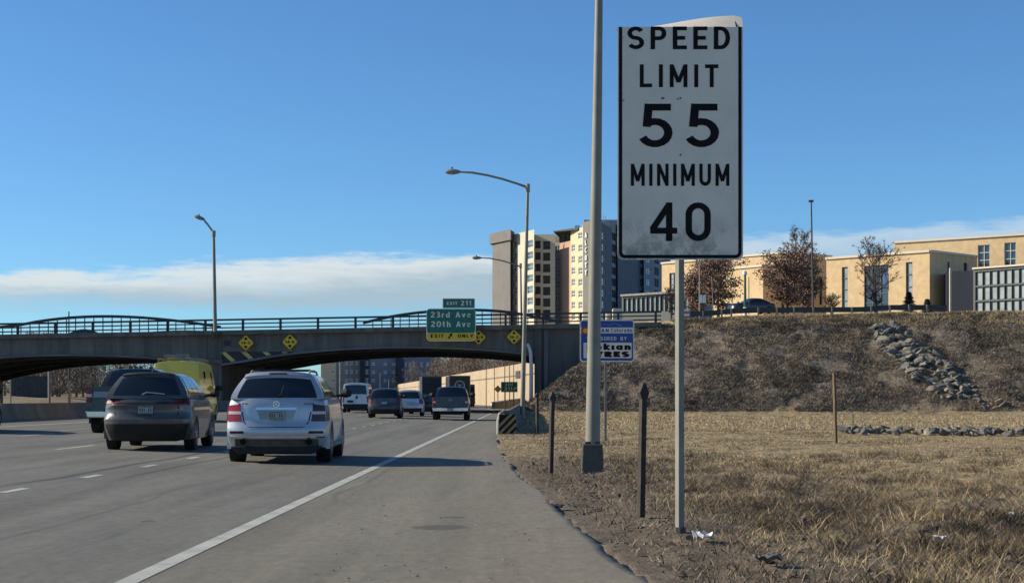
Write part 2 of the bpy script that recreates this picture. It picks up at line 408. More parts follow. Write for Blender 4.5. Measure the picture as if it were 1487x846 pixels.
def steps(*segs):
    out = [segs[0][0]]
    for a, b_, n in segs: out += list(np.linspace(a, b_, n+1)[1:])
    return np.array(out)
def grid_mesh(name, XX, YY, ZZ, m, attrs=None, kind='structure', keep=None):
    ny, nx = XX.shape; n = nx*ny
    me = bpy.data.meshes.new(name); me.vertices.add(n)
    me.vertices.foreach_set('co', np.stack([XX, YY, ZZ], -1).reshape(-1))
    i = np.arange(n).reshape(ny, nx)
    q = np.stack([i[:-1,:-1], i[:-1,1:], i[1:,1:], i[1:,:-1]], -1).reshape(-1, 4)
    if keep is not None: q = q[keep.reshape(-1)]
    me.loops.add(q.size); me.loops.foreach_set('vertex_index', q.reshape(-1).astype(np.int32))
    me.polygons.add(len(q)); me.polygons.foreach_set('loop_start', np.arange(0, q.size, 4, dtype=np.int32))
    me.update(calc_edges=True); me.validate(); me.shade_smooth()
    for k, v in (attrs or {}).items():
        a = me.attributes.new(k, 'FLOAT', 'POINT'); a.data.foreach_set('value', v.reshape(-1).astype(np.float32))
    me.materials.append(m)
    o = bpy.data.objects.new(name, me); COL.objects.link(o)
    if kind: o['kind'] = kind
    return o

# ground material: dust, straw and dead weeds, classes carried by attributes
gm = bpy.data.materials.new('verge_soil'); gm.use_nodes = True
t = NB(gm.node_tree); p = gm.node_tree.nodes['Principled BSDF']
pos = t.n('ShaderNodeNewGeometry').outputs['Position']
def attr(n): 
    a = t.n('ShaderNodeAttribute', attribute_name=n); return a.outputs['Fac']
dirtA, slopeA = attr('dirt'), attr('slope')
nA = t.noise(pos, .55, 7, .62); nB_ = t.noise(pos, 3.1, 7, .7); nC = t.noise(pos, 22, 5, .7); nD = t.noise(t.scale(pos, (1,1,2.5)), .16, 6, .65)
straw = t.mix(t.sstep(nB_, .32, .66), (.22,.168,.095,1), (.48,.37,.21,1))
straw = t.mix(t.m('MULTIPLY', t.sstep(nA, .50, .64), .55), straw, (.115,.088,.058,1))
dirt_ = t.mix(t.sstep(nB_, .3, .7), (.115,.090,.064,1), (.225,.180,.128,1))
dirt_ = t.mix(t.m('MULTIPLY', t.sstep(nC, .56, .70), .6), dirt_, (.33,.29,.24,1))
slope_ = t.mix(t.sstep(nB_, .30, .68), (.13,.105,.08,1), (.29,.235,.175,1))
slope_ = t.mix(t.m('MULTIPLY', t.sstep(nD, .50, .62), .7), slope_, (.33,.25,.16,1))
slope_ = t.mix(t.m('MULTIPLY', t.sstep(t.noise(t.scale(pos, (1,.6,1.6)), .33, 6, .7), .50, .60), .70), slope_, (.085,.075,.065,1))
c = t.mix(slopeA, straw, slope_); c = t.mix(dirtA, c, dirt_)
c = t.mix(t.m('MULTIPLY', t.sstep(nC, .52, .34), .55), c, (.05,.042,.032,1))
t.link(c, p.inputs['Base Color']); p.inputs['Roughness'].default_value = .95; p.inputs['Specular IOR Level'].default_value = .2
bp = t.n('ShaderNodeBump'); bp.inputs['Strength'].default_value = .9; bp.inputs['Distance'].default_value = .05
t.link(t.m('ADD', nC, t.m('MULTIPLY', nB_, 2.0)), bp.inputs['Height']); t.link(bp.outputs[0], p.inputs['Normal'])

xs = steps((-3000,-700,4), (-700,-130,8), (-130,-1.4,60), (-1.4,7,130), (7,20,60), (20,48,80), (48,110,40), (110,700,12), (700,3000,5))
ys = steps((-60,8,12), (8,24,200), (24,46,130), (46,104,110), (104,131,100), (131,300,90), (300,900,20), (900,4500,8))
XX, YY = np.meshgrid(xs, ys); ZZ = ground_z(XX, YY)
dd = XX-edge(np.clip(YY, -20, 1000))
big = fbm(XX, YY, 9, 3, 35)
dirtv = np.clip(1-ss(dd, 1.0+1.6*fbm(XX, YY, 1.5, 3, 21), 3.4+3.2*fbm(XX, YY, 2, 3, 22)), 0, 1)*(1-ss(YY, 27, 40)*.85)
slopev = ss(ZZ, .25, .9)*(1-ss(YY, 124.5, 127.5)*.6)*ss(YY, 100, 108)
slopev = np.maximum(slopev, ss(YY, 27, 20)*ss(fbm(XX, YY, 1.6, 4, 31), .40, .54)*.95)
grid_mesh('ground', XX, YY, ZZ, gm, {'dirt': dirtv, 'slope': slopev})

# ------------------------------------------------------------------ road
am = bpy.data.materials.new('asphalt'); am.use_nodes = True
t = NB(am.node_tree); p = am.node_tree.nodes['Principled BSDF']
g = t.n('ShaderNodeNewGeometry').outputs['Position']
sx = t.n('ShaderNodeSeparateXYZ'); t.link(g, sx.inputs[0]); X_, Y_ = sx.outputs[0], sx.outputs[1]
long_ = t.scale(g, (1.0, .06, 1)); n1 = t.noise(long_, 1.6, 6, .6); n2 = t.noise(g, 160, 3, .7); n3 = t.noise(g, .35, 5, .6); n4 = t.noise(g, 42, 4, .75)
shl = t.sstep(X_, -2.85, -2.45)
lane = t.mix(t.sstep(n1, .35, .65), (.120,.115,.098,1), (.162,.155,.132,1))
shd = t.mix(t.sstep(n1, .3, .7), (.152,.139,.108,1), (.200,.182,.142,1))
# polished wheel tracks: darker bands beside the lane lines, paler in the wheel paths
ph = t.m('FRACT', t.m('DIVIDE', t.m('ADD', X_, 40.0-.98), 3.66))      # 0 at a lane line
tr = t.m('ABSOLUTE', t.m('SUBTRACT', t.m('ABSOLUTE', t.m('SUBTRACT', ph, .5)), .24))
lane = t.mix(t.m('MULTIPLY', t.sstep(tr, .16, .02), .28), lane, (.194,.186,.160,1))
lane = t.mix(t.m('MULTIPLY', t.sstep(t.noise(t.scale(g, (1.3,.12,1)), 1.0, 5, .6), .52, .72), .35), lane, (.085,.087,.088,1))
c = t.mix(shl, lane, shd)
dust = t.m('MULTIPLY', t.m('MULTIPLY', t.sstep(t.m('ADD', X_, t.m('MULTIPLY', t.m('SUBTRACT', n3, .5), 1.8)), -1.3, .9), t.sstep(n4, .15, .6)), .85)
c = t.mix(dust, c, (.215,.182,.138,1))
n6 = t.noise(t.scale(g, (1,.4,1)), 11, 5, .75)
n7 = t.noise(t.scale(g, (1,.25,1)), 3.2, 5, .7)
grain = t.m('ADD', .06, t.m('ADD', t.m('MULTIPLY', n2, .44), t.m('ADD', t.m('MULTIPLY', n6, 1.0), t.m('MULTIPLY', n7, .44))))
c = t.mix(1.0, c, t.vec(grain, grain, grain), 'MULTIPLY')
c = t.mix(t.m('MULTIPLY', t.sstep(n4, .62, .74), .4), c, (.27,.26,.24,1))
c = t.mix(t.m('MULTIPLY', t.sstep(n4, .40, .28), .35), c, (.06,.06,.06,1))
# rubber scrapes along the lane next to the dotted line, an oil stain on the shoulder
def ell(cx, cy, rx, ry, soft=.5):
    a = t.m('DIVIDE', t.m('SUBTRACT', X_, cx), rx); b_ = t.m('DIVIDE', t.m('SUBTRACT', Y_, cy), ry)
    r = t.m('ADD', t.m('MULTIPLY', a, a), t.m('MULTIPLY', b_, b_)); r = t.m('ADD', r, t.m('MULTIPLY', t.m('SUBTRACT', n4, .5), .9))
    return t.sstep(r, 1.0, soft)
for a in (ell(-.87, 15.6, .33, .35), ell(-.80, 16.9, .16, .14), ell(-3.9, 16.1, .09, .12)):
    c = t.mix(t.m('MULTIPLY', a, .55), c, (.055,.048,.042,1))
wob = t.m('MULTIPLY', t.m('SUBTRACT', t.noise(t.scale(g, (0,.10,0)), 1.0, 3, .6), .5), 1.1)
for x0, wd, y0, y1, st in ((-7.05,.12,20,60,.85), (-6.15,.07,22,46,.85), (-10.9,.14,34,70,.7), (-14.3,.16,45,80,.6), (-2.45,.06,18,34,.35), (-4.7,.05,9,26,.35)):
    dx = t.m('ABSOLUTE', t.m('SUBTRACT', t.m('SUBTRACT', X_, wob), x0))
    k = t.m('MULTIPLY', t.sstep(dx, wd, wd*.35), t.m('MULTIPLY', t.sstep(Y_, y0, y0+3), t.sstep(Y_, y1, y1-8)))
    c = t.mix(t.m('MULTIPLY', k, st), c, (.06,.06,.06,1))
t.link(c, p.inputs['Base Color']); p.inputs['Roughness'].default_value = .88; p.inputs['Specular IOR Level'].default_value = .25
bp = t.n('ShaderNodeBump'); bp.inputs['Strength'].default_value = .35; bp.inputs['Distance'].default_value = .006
t.link(t.m('ADD', n2, n4), bp.inputs['Height']); t.link(bp.outputs[0], p.inputs['Normal'])

ry = steps((-20,8,10), (8,40,320), (40,140,120), (140,260,40), (260,900,30))
rx = np.array([-46,-38,-30,-23,-20.6,-17,-13,-9,-6,-2.8])
ed = edge(ry)+np.where(ry < 60, (fbm(ry, ry*0+3, .3, 3, 41)-.5)*.06+(fbm(ry, ry*0+3, 3, 3, 43)-.5)*.30, 0)
RX = np.zeros((len(ry), 16)); RZ = np.zeros_like(RX)
for i, Y in enumerate(ry):
    sh = float(shift(Y)); cols = list(rx+sh)
    e = ed[i] if Y < 150 else 4.6+sh
    a = -2.8+sh; cols += [a+(e-a)*u for u in (.4, .8, .97)]+[e, e+.01, e+.02]
    RX[i] = cols; RZ[i] = road_z(np.array(cols)-sh); RZ[i, -1] = -.16; RZ[i, -2] = -.03; RZ[i, -3] -= .008; RZ[i, -4] -= .003
RY = np.repeat(ry[:, None], 16, 1)
grid_mesh('road', RX, RY, RZ, am)

mk = mat('road_paint', (.43,.43,.37), .75, var=.10, vscale=3, dirt=(.22,.22,.20), dirt_amt=.55, bump=.2, bscale=90)
def line(mb, X, Y0, Y1, w, n=1, dz=.004):
    for i in range(n):
        a, b_ = Y0+(Y1-Y0)*i/n, Y0+(Y1-Y0)*(i+1)/n; sa, sb = float(shift(a)), float(shift(b_))
        z0, z1 = float(road_z(X-w/2))+dz, float(road_z(X+w/2))+dz
        mb.add([(X-w/2+sa,a,z0),(X+w/2+sa,a,z1),(X+w/2+sb,b_,z1),(X-w/2+sb,b_,z0)], [(0,1,2,3)])
el_ = MB(); line(el_, -2.80, -5, 135, .16, 1); line(el_, -2.80, 135, 420, .16, 30); el_.build('edge_line', mk, recalc=False)['kind'] = 'structure'
el_ = MB(); line(el_, -17.6, -5, 135, .15, 1); line(el_, -17.6, 135, 420, .15, 30)
o = el_.build('edge_line', mat('yellow_road_paint', (.55,.42,.12), .75, var=.1), recalc=False); o['kind'] = 'structure'
def dash(X, Y0, Y1, w):
    d = MB(); line(d, X, Y0, Y1, w); o = d.build('lane_dash', mk, recalc=False); o['kind'] = 'structure'
for k in range(-3, 30):
    y = 20.1+3.66*k-.05; dash(-6.70, y-.1, y+.85, .14)
for X, ph_ in ((-10.3, 34.2), (-13.95, 43.1)):
    for k in range(-3, 14): dash(X, ph_+12.2*k, ph_+12.2*k+3.05, .13)

# ------------------------------------------------------------------ median barrier
mbp = [(-.30,0),(-.30,.08),(-.17,.33),(-.09,.70),(.09,.70),(.17,.33),(.30,.08),(.30,0)]
t_ = thing('median_barrier', 'long low grey concrete median barrier along the left edge of the road', 'barrier', (-20.9, 30, .35))
for k in range(30):
    m = MB((-20.9, 30, .35)); y0 = 30+6*k; y1 = y0+5.96; n = len(mbp)
    m.add([(-20.9+x, y0, .34+z) for x, z in mbp]+[(-20.9+x, y1, .34+z) for x, z in mbp], [tuple(range(n)), tuple(range(2*n-1,n-1,-1))]+[(i, i+n, (i+1)%n+n, (i+1)%n) for i in range(n)])
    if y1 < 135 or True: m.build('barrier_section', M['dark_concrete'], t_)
for k, y in enumerate((54.6,)):
    pth = [(-.70,54.75),(-.66,62),(-.62,70),(-.58,80),(-.54,90),(-.50,100),(-.45,112),(-.40,124)]
    t_ = thing('concrete_barrier', 'concrete roadside barrier with a striped end panel at the shoulder', 'barrier', (-.65,54.6,0))
    for i in range(len(pth)-1):
        (xa, ya), (xb, yb) = pth[i], pth[i+1]; m = MB((-.65,54.6,0)); n = len(mbp)
        m.add([(xa+x*.8, ya, -.05+z*1.25) for x, z in mbp]+[(xb+x*.8, yb-.03, -.05+z*1.25) for x, z in mbp], [tuple(range(n)), tuple(range(2*n-1,n-1,-1))]+[(i, i+n, (i+1)%n+n, (i+1)%n) for i in range(n)])
        m.build('barrier_section', M['dark_concrete'], t_)
    m = MB((-.65,54.6,0)); m.tube([(-.98,54.9,-.05),(-.98,54.9,.45),(-.93,55.0,.70),(-.8,55.2,.8)], [.09,.09,.08,.05], 10); m.build('nose', mat('pale_nose', (.30,.29,.25), .8, var=.1), t_, smooth=True)
    pn = MB((-.65,54.6,0)); pn.box((-.67,54.55,.36), (.60,.03,.66)); po = pn.build('hazard_panel', M['sign_black'], t_)
    st = MB((-.65,54.6,0))
    for q in (-.28,-.02,.24,.50):
        out = []
        for (u, v) in ((q-.33,-.33),(q-.33+.13,-.33),(q+.33+.13,.33),(q+.33,.33)):
            out.append((u, v))
        # clip to panel width
        def clipx(poly, lo, hi):
            def cut(P, f, inter):
                r = []
                for i in range(len(P)):
                    a, b_ = P[i-1], P[i]
                    if f(b_):
                        if not f(a): r.append(inter(a, b_))
                        r.append(b_)
                    elif f(a): r.append(inter(a, b_))
                return r
            def at(v): return lambda a, b_: (v, a[1]+(b_[1]-a[1])*(v-a[0])/(b_[0]-a[0]))
            P = cut(poly, lambda p: p[0] >= lo, at(lo)); return cut(P, lambda p: p[0] <= hi, at(hi)) if P else P
        P = clipx(out, -.30, .30)
        if len(P) > 2: st.add([(-.67+u, 54.53, .36+v) for u, v in P], [tuple(range(len(P)))])
    st.build('stripe', mat('dusty_yellow_stripe', (.26,.19,.085), .8, var=.25, vscale=6), po)
t_ = thing('ramp_barrier', 'low concrete barrier with a top coloured pale as sunlit, beginning where the exit ramp splits off beyond the bridge', 'barrier', (-3.7,173,0))
m = MB((-3.7,173,0)); m.hexa([(-3.9,173,-.1),(-3.45,173,-.1),(-.4,198,-.1),(-.9,198,-.1)], [(-3.85,173,.68),(-3.5,173,.68),(-.5,198,1.1),(-.8,198,1.1)]); m.build('barrier_wall', M['dark_concrete'], t_)
m = MB((-3.7,173,0)); m.hexa([(-3.95,172.98,.683),(-3.4,172.98,.683),(-.42,198,1.103),(-.88,198,1.103)], [(-3.95,172.98,.76),(-3.4,172.98,.76),(-.42,198,1.18),(-.88,198,1.18)]); m.build('coping', M['concrete'], t_)  # paler strip on the barrier, its sunlit top put into the colour

# ------------------------------------------------------------------ bridge
BY, BK, BD = 126.0, F/126.0, 28.5
def bx(p): return (p-765)/BK
def bz(y): return 1.3+(576-y)/BK
def ytop(p): return 487-.0187*p
B = thing('road_bridge', 'long dark road bridge with arched girders and railings crossing over the road', 'bridge', (bx(318), BY, 0))
BO = (bx(318), BY, 0)
def interp(tab, n):
    xs_ = np.array([q[0] for q in tab], float); ys_ = np.array([q[1] for q in tab], float)
    X = np.linspace(xs_[0], xs_[-1], n)
    # smooth through a cubic (Catmull-Rom via numpy gradient / Hermite)
    mt_ = np.gradient(ys_, xs_); out = []
    for x in X:
        i = min(len(xs_)-2, max(0, int(np.searchsorted(xs_, x)-1))); h = xs_[i+1]-xs_[i]; u = (x-xs_[i])/h
        out.append((2*u**3-3*u**2+1)*ys_[i]+(u**3-2*u**2+u)*h*mt_[i]+(-2*u**3+3*u**2)*ys_[i+1]+(u**3-u**2)*h*mt_[i+1])
    return X, np.array(out)
RIGHT = [(322,528),(345,524.5),(365,521.3),(395,516),(430,511.5),(480,507),(530,504.3),(585,503),(640,503.8),(690,506),(740,510),(779,515)]
LEFT = [(-167,546),(-110,533),(-50,522.5),(0,517.8),(60,514.8),(110,514.2),(170,515.5),(235,519.8),(280,526),(300,531)]
for gi in range(5):
    Yg = BY+gi*7.0
    for tab, nm in ((LEFT, 'girder'), (RIGHT, 'girder')):
        X, Yl = interp(tab, 30)
        lo = [(bx(a), bz(c_)) for a, c_ in zip(X, Yl)]; up = [(bx(a), bz(ytop(a)+3.0)) for a in X]
        m = MB(BO); m.strip(up, lo, Yg, Yg+.35); m.build('girder', M['girder'], B)
        m = MB(BO); m.strip([(a, c_+.02) for a, c_ in lo], [(a, c_-.14) for a, c_ in lo], Yg-.12, Yg+.47); m.build('girder_flange', M['soffit'], B)
# deck and fascia
def slab(p0, p1, ya, yb, t0, t1, name, m_, y0off=0):
    m = MB(BO); X = np.linspace(p0, p1, 24)
    m.strip([(bx(a), bz(ytop(a)+t0)) for a in X], [(bx(a), bz(ytop(a)+t1)) for a in X], ya, yb); return m.build(name, m_, B)
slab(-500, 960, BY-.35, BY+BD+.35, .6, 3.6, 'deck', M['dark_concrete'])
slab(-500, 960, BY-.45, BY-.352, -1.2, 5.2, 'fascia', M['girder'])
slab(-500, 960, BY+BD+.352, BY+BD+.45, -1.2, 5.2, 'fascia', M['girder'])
# piers and abutments
def block(p0, p1, ztop, name='pier', zlo=-.3, ya=BY+.04, yb=BY+BD-.05, m_='dark_concrete'):
    m = MB(BO); x0, x1 = bx(p0), bx(p1)
    m.hexa([(x0,ya,zlo),(x1,ya,zlo),(x1,yb,zlo),(x0,yb,zlo)], [(x0,ya,ztop),(x1,ya,ztop),(x1,yb,ztop),(x0,yb,ztop)]); return m.build(name, M[m_], B)
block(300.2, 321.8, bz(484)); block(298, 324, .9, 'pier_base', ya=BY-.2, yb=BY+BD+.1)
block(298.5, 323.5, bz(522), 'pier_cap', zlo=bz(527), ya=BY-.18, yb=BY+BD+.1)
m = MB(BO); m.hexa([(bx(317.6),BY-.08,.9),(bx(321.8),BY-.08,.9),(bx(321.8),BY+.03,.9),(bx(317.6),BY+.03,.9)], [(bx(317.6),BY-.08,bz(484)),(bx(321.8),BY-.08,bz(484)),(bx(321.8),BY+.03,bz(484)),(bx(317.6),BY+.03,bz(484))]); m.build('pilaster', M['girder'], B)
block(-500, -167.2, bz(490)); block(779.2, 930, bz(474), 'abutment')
block(776, 786, bz(476), 'pilaster', ya=BY-.25, yb=BY+.038)
block(790, 796, bz(478), 'pilaster', ya=BY-.06, yb=BY+.038, m_='soffit')
# hollow box on the girder face and yellow hazard stripes
m = MB(BO); m.box((bx(330), BY-.06, bz(498)), (.5,.12,.42)); m.build('utility_box', M['rail'], B)
sp_ = MB(BO); X = np.linspace(319, 452, 20)
RX_, RYl = interp(RIGHT, 60)
yb_ = lambda p: float(np.interp(p, RX_, RYl))
for a0 in (320,350,381,409,425,441):
    top = 510.8; L_ = []
    for q in (0, 8):
        a = a0+q; L_.append((a, top))
        p_ = a; y_ = top
        while y_ < yb_(p_)-1.2 and p_ < a+40: p_ += .4; y_ += .36
        L_.append((p_, y_))
    poly = [L_[0], L_[2], L_[3], L_[1]]
    m = MB(BO); m.prism([(bx(u), bz(v)) for u, v in poly], BY-.02, BY-.004); m.build('hazard_stripe', M['faded_yellow'], B)
m = MB(BO); X = np.linspace(322, 470, 24)
m.strip([(bx(a), bz(510.2)) for a in X], [(bx(a), bz(max(510.4, yb_(a)-.3))) for a in X], BY-.003, BY-.0005); m.build('stripe_backing', mat('black_stripe_paint', (.03,.03,.032), .7, var=.2), B)
# railings: near and far side
for side in (0, 1):
    Yr = BY-.2 if side == 0 else BY+BD+.1
    def rp(p, dy): return (bx(p), Yr, bz(ytop(p))+dy)
    for k, (h_, r_) in enumerate(((.92,.075),(.60,.05),(.28,.05))):
        m = MB(BO); pts = [rp(p_, h_) for p_ in (-480, -100, 300, 700, 960)]
        for a, b_ in zip(pts[:-1], pts[1:]): m.beam(a, b_, r_*1.6, r_*2)
        m.build('handrail', M['rail'], B)
    first = None
    for k in range(-8, 18):
        p_ = 353.5+54.4*k*.5*2/1
        if p_ < -480 or p_ > 958: continue
        if first is None:
            m = MB(rp(p_, 0)); m.beam(rp(p_, -.15), rp(p_, .90), .18, .2); first = m.build('rail_post', M['rail'], B); first.location = Vector(rp(p_, 0))-Vector(BO)
        else:
            c_ = first.copy(); COL.objects.link(c_); c_.parent = B; c_.location = Vector(rp(p_, 0))-Vector(BO)
    ARCS = [[(-8,476),(30,472),(60,466.5),(100,461.8),(150,459.5),(200,460.8),(250,465),(290,470),(322,475)],
            [(528,469),(560,461.5),(600,455),(640,451.5),(690,450.3),(725,452),(755,456),(780,461),(812,467)]]
    for A in ARCS:
        X, Ya = interp(A, 28)
        m = MB(BO); pts = [(bx(a), Yr-.14, bz(c_)) for a, c_ in zip(X, Ya)]
        up = [(a, z) for a, _, z in pts]; m.strip([(a, z+.11) for a, z in up], [(a, z-.11) for a, z in up], Yr-.28, Yr-.09)
        m.build('arch_rib', M['rail'], B)
        m2 = MB(BO)
        a = A[0][0]+14; first2 = None
        while a < A[-1][0]-10:
            yy = float(np.interp(a, X, Ya)); zt, zb_ = bz(yy)-.12, bz(ytop(a))-.1
            if zt > zb_+.2:
                h = MB(BO); h.beam((bx(a), Yr-.14, zb_), (bx(a), Yr-.14, zt), .07, .07); h.build('hanger', M['rail'], B)
            a += 13.2
for xa, xb in ((0,1),):
    X, Ya = interp([(98,486),(112,479.5),(125,477.8),(136,479.5),(150,486)], 10)
    m = MB(BO); m.strip([(bx(a), bz(c_)) for a, c_ in zip(X, Ya)], [(bx(a), bz(488)) for a in X], BY-.40, BY-.25)
    m.build('deck_ornament', M['rail'], B)
# drain pipe down the abutment corner
t_ = thing('drain_pipe', 'pale curved drain pipe running down the dark bridge abutment', 'pipe', (.4,BY-.6,0))
m = MB((.4,BY-.6,0)); m.tube([px(765.5,499,BY-.6), px(768,503,BY-.6), px(770.5,512,BY-.6), px(771.5,530,BY-.6), px(771.2,597,BY-.6)], [.12,.14,.15,.16,.17], 10); m.build('pipe', mat('pale_pipe', (.60,.59,.54), .6, var=.08), t_, smooth=True)

# ------------------------------------------------------------------ signs
def diamond(cx, cy, half_px, Yv, txt, label):
    s = half_px*Yv/F; c_ = px(cx, cy, Yv)
    t_ = thing('clearance_sign', label, 'sign', tuple(c_), 0, 'yellow clearance diamonds on the bridge')
    def sq(r, rr=.86): 
        out = []
        for a in range(4):
            ang = rad(90*a); ca, sa = math.cos(ang), math.sin(ang)
            for dx, dz in ((.10,-1),(.10,1)):
                u, v = r*(1-.10), r*dx*dz; out.append((u*ca-v*sa+ (0), u*sa+v*ca))
        return out
    m = MB(); m.prism(sq(s), -.03, 0); b0 = m.build('panel', M['sign_yellow'], t_)
    m = MB(); o1, o2 = sq(s*.97), sq(s*.90); n = len(o1)
    m.add([(x, -.034, z) for x, z in o1]+[(x, -.034, z) for x, z in o2], [(i, (i+1)%n, (i+1)%n+n, i+n) for i in range(n)]); m.build('border', M['sign_black'], t_)
    m = MB(); text(m, txt, 0, 0, -.036, s*.34, s*1.05, h=.10); m.build('lettering', M['sign_black'], t_)
    for d_ in (1, -1):
        m = MB(); m.add([(-s*.17,-.036,d_*s*.34),(s*.17,-.036,d_*s*.34),(s*.17,-.036,d_*s*.5),(0,-.036,d_*s*.68),(-s*.17,-.036,d_*s*.5)], [(0,1,2,3,4)]); m.build('arrow', M['sign_black'], t_)
    m = MB(); m.box((0,.06,0), (.1,.12,s)); m.build('bracket', M['galv_dark'], t_)
diamond(357, 497.5, 12.6, BY-.2, '14-0', 'yellow clearance diamond above the hazard stripes nearest the bridge pier')
diamond(421, 496, 12.6, BY-.2, '14-6', 'yellow clearance diamond on the left of the bridge, right of the one beside the pier')
diamond(695, 489.5, 12.0, BY-.2, '15-9', 'yellow clearance diamond partly behind the green exit sign')
diamond(746.5, 489, 12.0, BY-.2, '16-2', 'yellow clearance diamond beside the tall lamp pole at the bridge end')

def panel(t_, cx, cz, w, h, r, y, name, m_, th=.03, parent=None):
    m = MB(); m.prism([(cx+a, cz+c_) for a, c_ in rrect(w, h, r)], y-th, y); return m.build(name, m_, parent or t_)
def ring(t_, cx, cz, w, h, r, lw, y, m_, name='border'):
    m = MB(); a = rrect(w, h, r); b_ = rrect(w-2*lw, h-2*lw, max(.005, r-lw)); n = len(a)
    m.add([(cx+u, y, cz+v) for u, v in a]+[(cx+u, y, cz+v) for u, v in b_], [(i, (i+1)%n, (i+1)%n+n, i+n) for i in range(n)]); return m.build(name, m_, t_)
# green exit guide sign
Ys = BY-1.3; ks = Ys/F; c0 = px(655, 471.5, Ys)
G_ = thing('exit_sign', 'green and yellow exit guide sign with an exit tab, mounted on the bridge', 'sign', tuple(c0))
w_, h_ = 72*ks, 47.5*ks
panel(G_, 0, 0, w_, h_, 6*ks, 0, 'panel', M['sign_white'], .04)
panel(G_, 0, 5.6*ks, w_-2.4*ks, h_-13.4*ks, 3*ks, -.041, 'green_field', M['sign_green'], .006)
panel(G_, 0, -17.0*ks, w_-2.4*ks, 11.4*ks, 3*ks, -.041, 'yellow_field', M['sign_yellow'], .006)
panel(G_, 11.2*ks, 31.3*ks, 46.5*ks, 14*ks, 1.2*ks, 0, 'exit_tab', M['sign_green'], .04)
ring(G_, 11.2*ks, 31.3*ks, 45*ks, 12.6*ks, 1*ks, .35*ks, -.042, M['sign_white'])
def word(tt, s, cx, cz, H, wid, y, m_, h=.09, gap=.2):
    m = MB(); text(m, s, cx*ks, cz*ks, y, H*ks, wid*ks, h, gap); m.build('lettering', m_, tt)
word(G_, 'EXIT', 1.5, 31.4, 4.6, 15.5, -.043, M['sign_white'], .11); word(G_, '211', 21.5, 31.6, 7.2, 15, -.043, M['sign_white'], .10, .26)
word(G_, '23rd', -15.8, 14.8, 8.2, 28, -.049, M['sign_white']); word(G_, 'Ave', 17.8, 14.8, 8.2, 22.5, -.049, M['sign_white'])
word(G_, '20th', -15.0, 1.2, 8.2, 29, -.049, M['sign_white']); word(G_, 'Ave', 18.0, 1.2, 8.2, 21, -.049, M['sign_white'])
word(G_, 'EXIT', -20.2, -15.9, 5.2, 18.5, -.049, M['sign_black'], .10); word(G_, 'ONLY', 21.2, -15.9, 5.2, 22.5, -.049, M['sign_black'], .10)
def arrow(tt, cx, cz, L_, ang, y, k, m_):
    d = Vector((math.cos(rad(ang)), math.sin(rad(ang)))); n = Vector((-d.y, d.x)); c_ = Vector((cx, cz))
    pts = [c_-d*L_*.5+n*L_*.11, c_-d*L_*.5-n*L_*.11, c_+d*L_*.08-n*L_*.11, c_+d*L_*.02-n*L_*.33, c_+d*L_*.5, c_+d*L_*.02+n*L_*.33, c_+d*L_*.08+n*L_*.11]
    m = MB(); m.add([(p.x*k, y, p.y*k) for p in pts], [(0,1,2,6),(2,3,4),(4,5,6),(2,4,6)]); m.build('arrow', m_, tt)
arrow(G_, -1.0, -15.9, 9.8, 55, -.049, ks, M['sign_black'])
m = MB()
for u in (-.28, .28): m.beam((u*w_, .08, -h_*.45), (u*w_, .08, h_*.5), .12, .12); m.beam((u*w_, .1, -.2), (u*w_, 1.0, -.2), .1, .1); m.beam((u*w_, .1, .5), (u*w_, 1.0, .5), .1, .1)
m.build('mounting_frame', M['galv_dark'], G_)

# speed limit sign
Ysp = 14.97; k2 = Ysp/F; bs = px(988, 767, Ysp)
SP = thing('speed_limit_sign', 'large white speed limit sign with bent top corner on a slim steel post', 'sign', (bs.x, Ysp, 0.0))
def lp(x, y): v = px(x, y, Ysp); return (v.x-bs.x, v.z)
m = MB(); m.box((0,.07,(1.3+(576-44)*k2)/2-.05), (.066,.066,1.3+(576-44)*k2+.1), rz=rad(30)); m.build('post', M['galv'], SP, bevel=.006)
m = MB(); m.tube([(0,.07,-.1),(0,.07,.05)], .06, 8); m.build('post_sleeve', M['galv_dark'], SP)
x0, z0 = lp(896.5, 377); x1, z1 = lp(1079, 377); _, zc = lp(900, 39.5); _, zt = lp(900, 20)
r_ = .05
out = [(x0, zc), (x0, z0+r_)]+[(x0+r_+r_*math.cos(rad(a)), z0+r_+r_*math.sin(rad(a))) for a in (200,225,250,270)]+[(x1-r_+r_*math.cos(rad(a)), z0+r_+r_*math.sin(rad(a))) for a in (270,290,315,340,360)]+[(x1, zc)]
m = MB(); m.prism(out, -.004, .004)
pn = m.build('panel', M['sign_white'], SP)
# bent-back top flap: right side still stands, left folded well back
fl = MB(); n = 16
rows = []
for j in range(3):
    row = []
    for i in range(n+1):
        u = i/n; x = x0+(x1-x0)*u; h = (.006+ (zt-zc)*(.35*u+.65*ss(u, .0, .85))); up_ = h*(j/2)
        back = (math.sqrt(max(0, .16**2-h*h)))*(j/2)
        if j == 2 and u > .965: up_ -= .02
        row.append((x, back, zc+up_))
    rows.append(row)
vs = [p for r in rows for p in r]+[(p[0], p[1]+.007, p[2]-.002) for r in rows for p in r]; q = 3*(n+1)
fs = []
for j in range(2):
    for i in range(n): 
        a = j*(n+1)+i; fs += [(a, a+1, a+n+2, a+n+1), (a+q, a+n+1+q, a+n+2+q, a+1+q)]
a = 2*(n+1)
for i in range(n): fs.append((a+i, a+i+1, a+i+1+q, a+i+q))
fl.add(vs, fs); fo = fl.build('bent_flap', M['sign_white'], SP, smooth=True)
m = MB(); tr_ = rows[2]; lo_ = rows[1]
q_ = [Vector(tr_[i])+Vector((0,-.003,-.022-.004*max(0, i-14))) for i in range(9, 16)]+[Vector(rows[0][15])+Vector((.012,-.003,0))]
for a, b_ in zip(q_[:-1], q_[1:]): m.beam(a, b_, .008, .012)
m.build('border', M['sign_black'], fo)
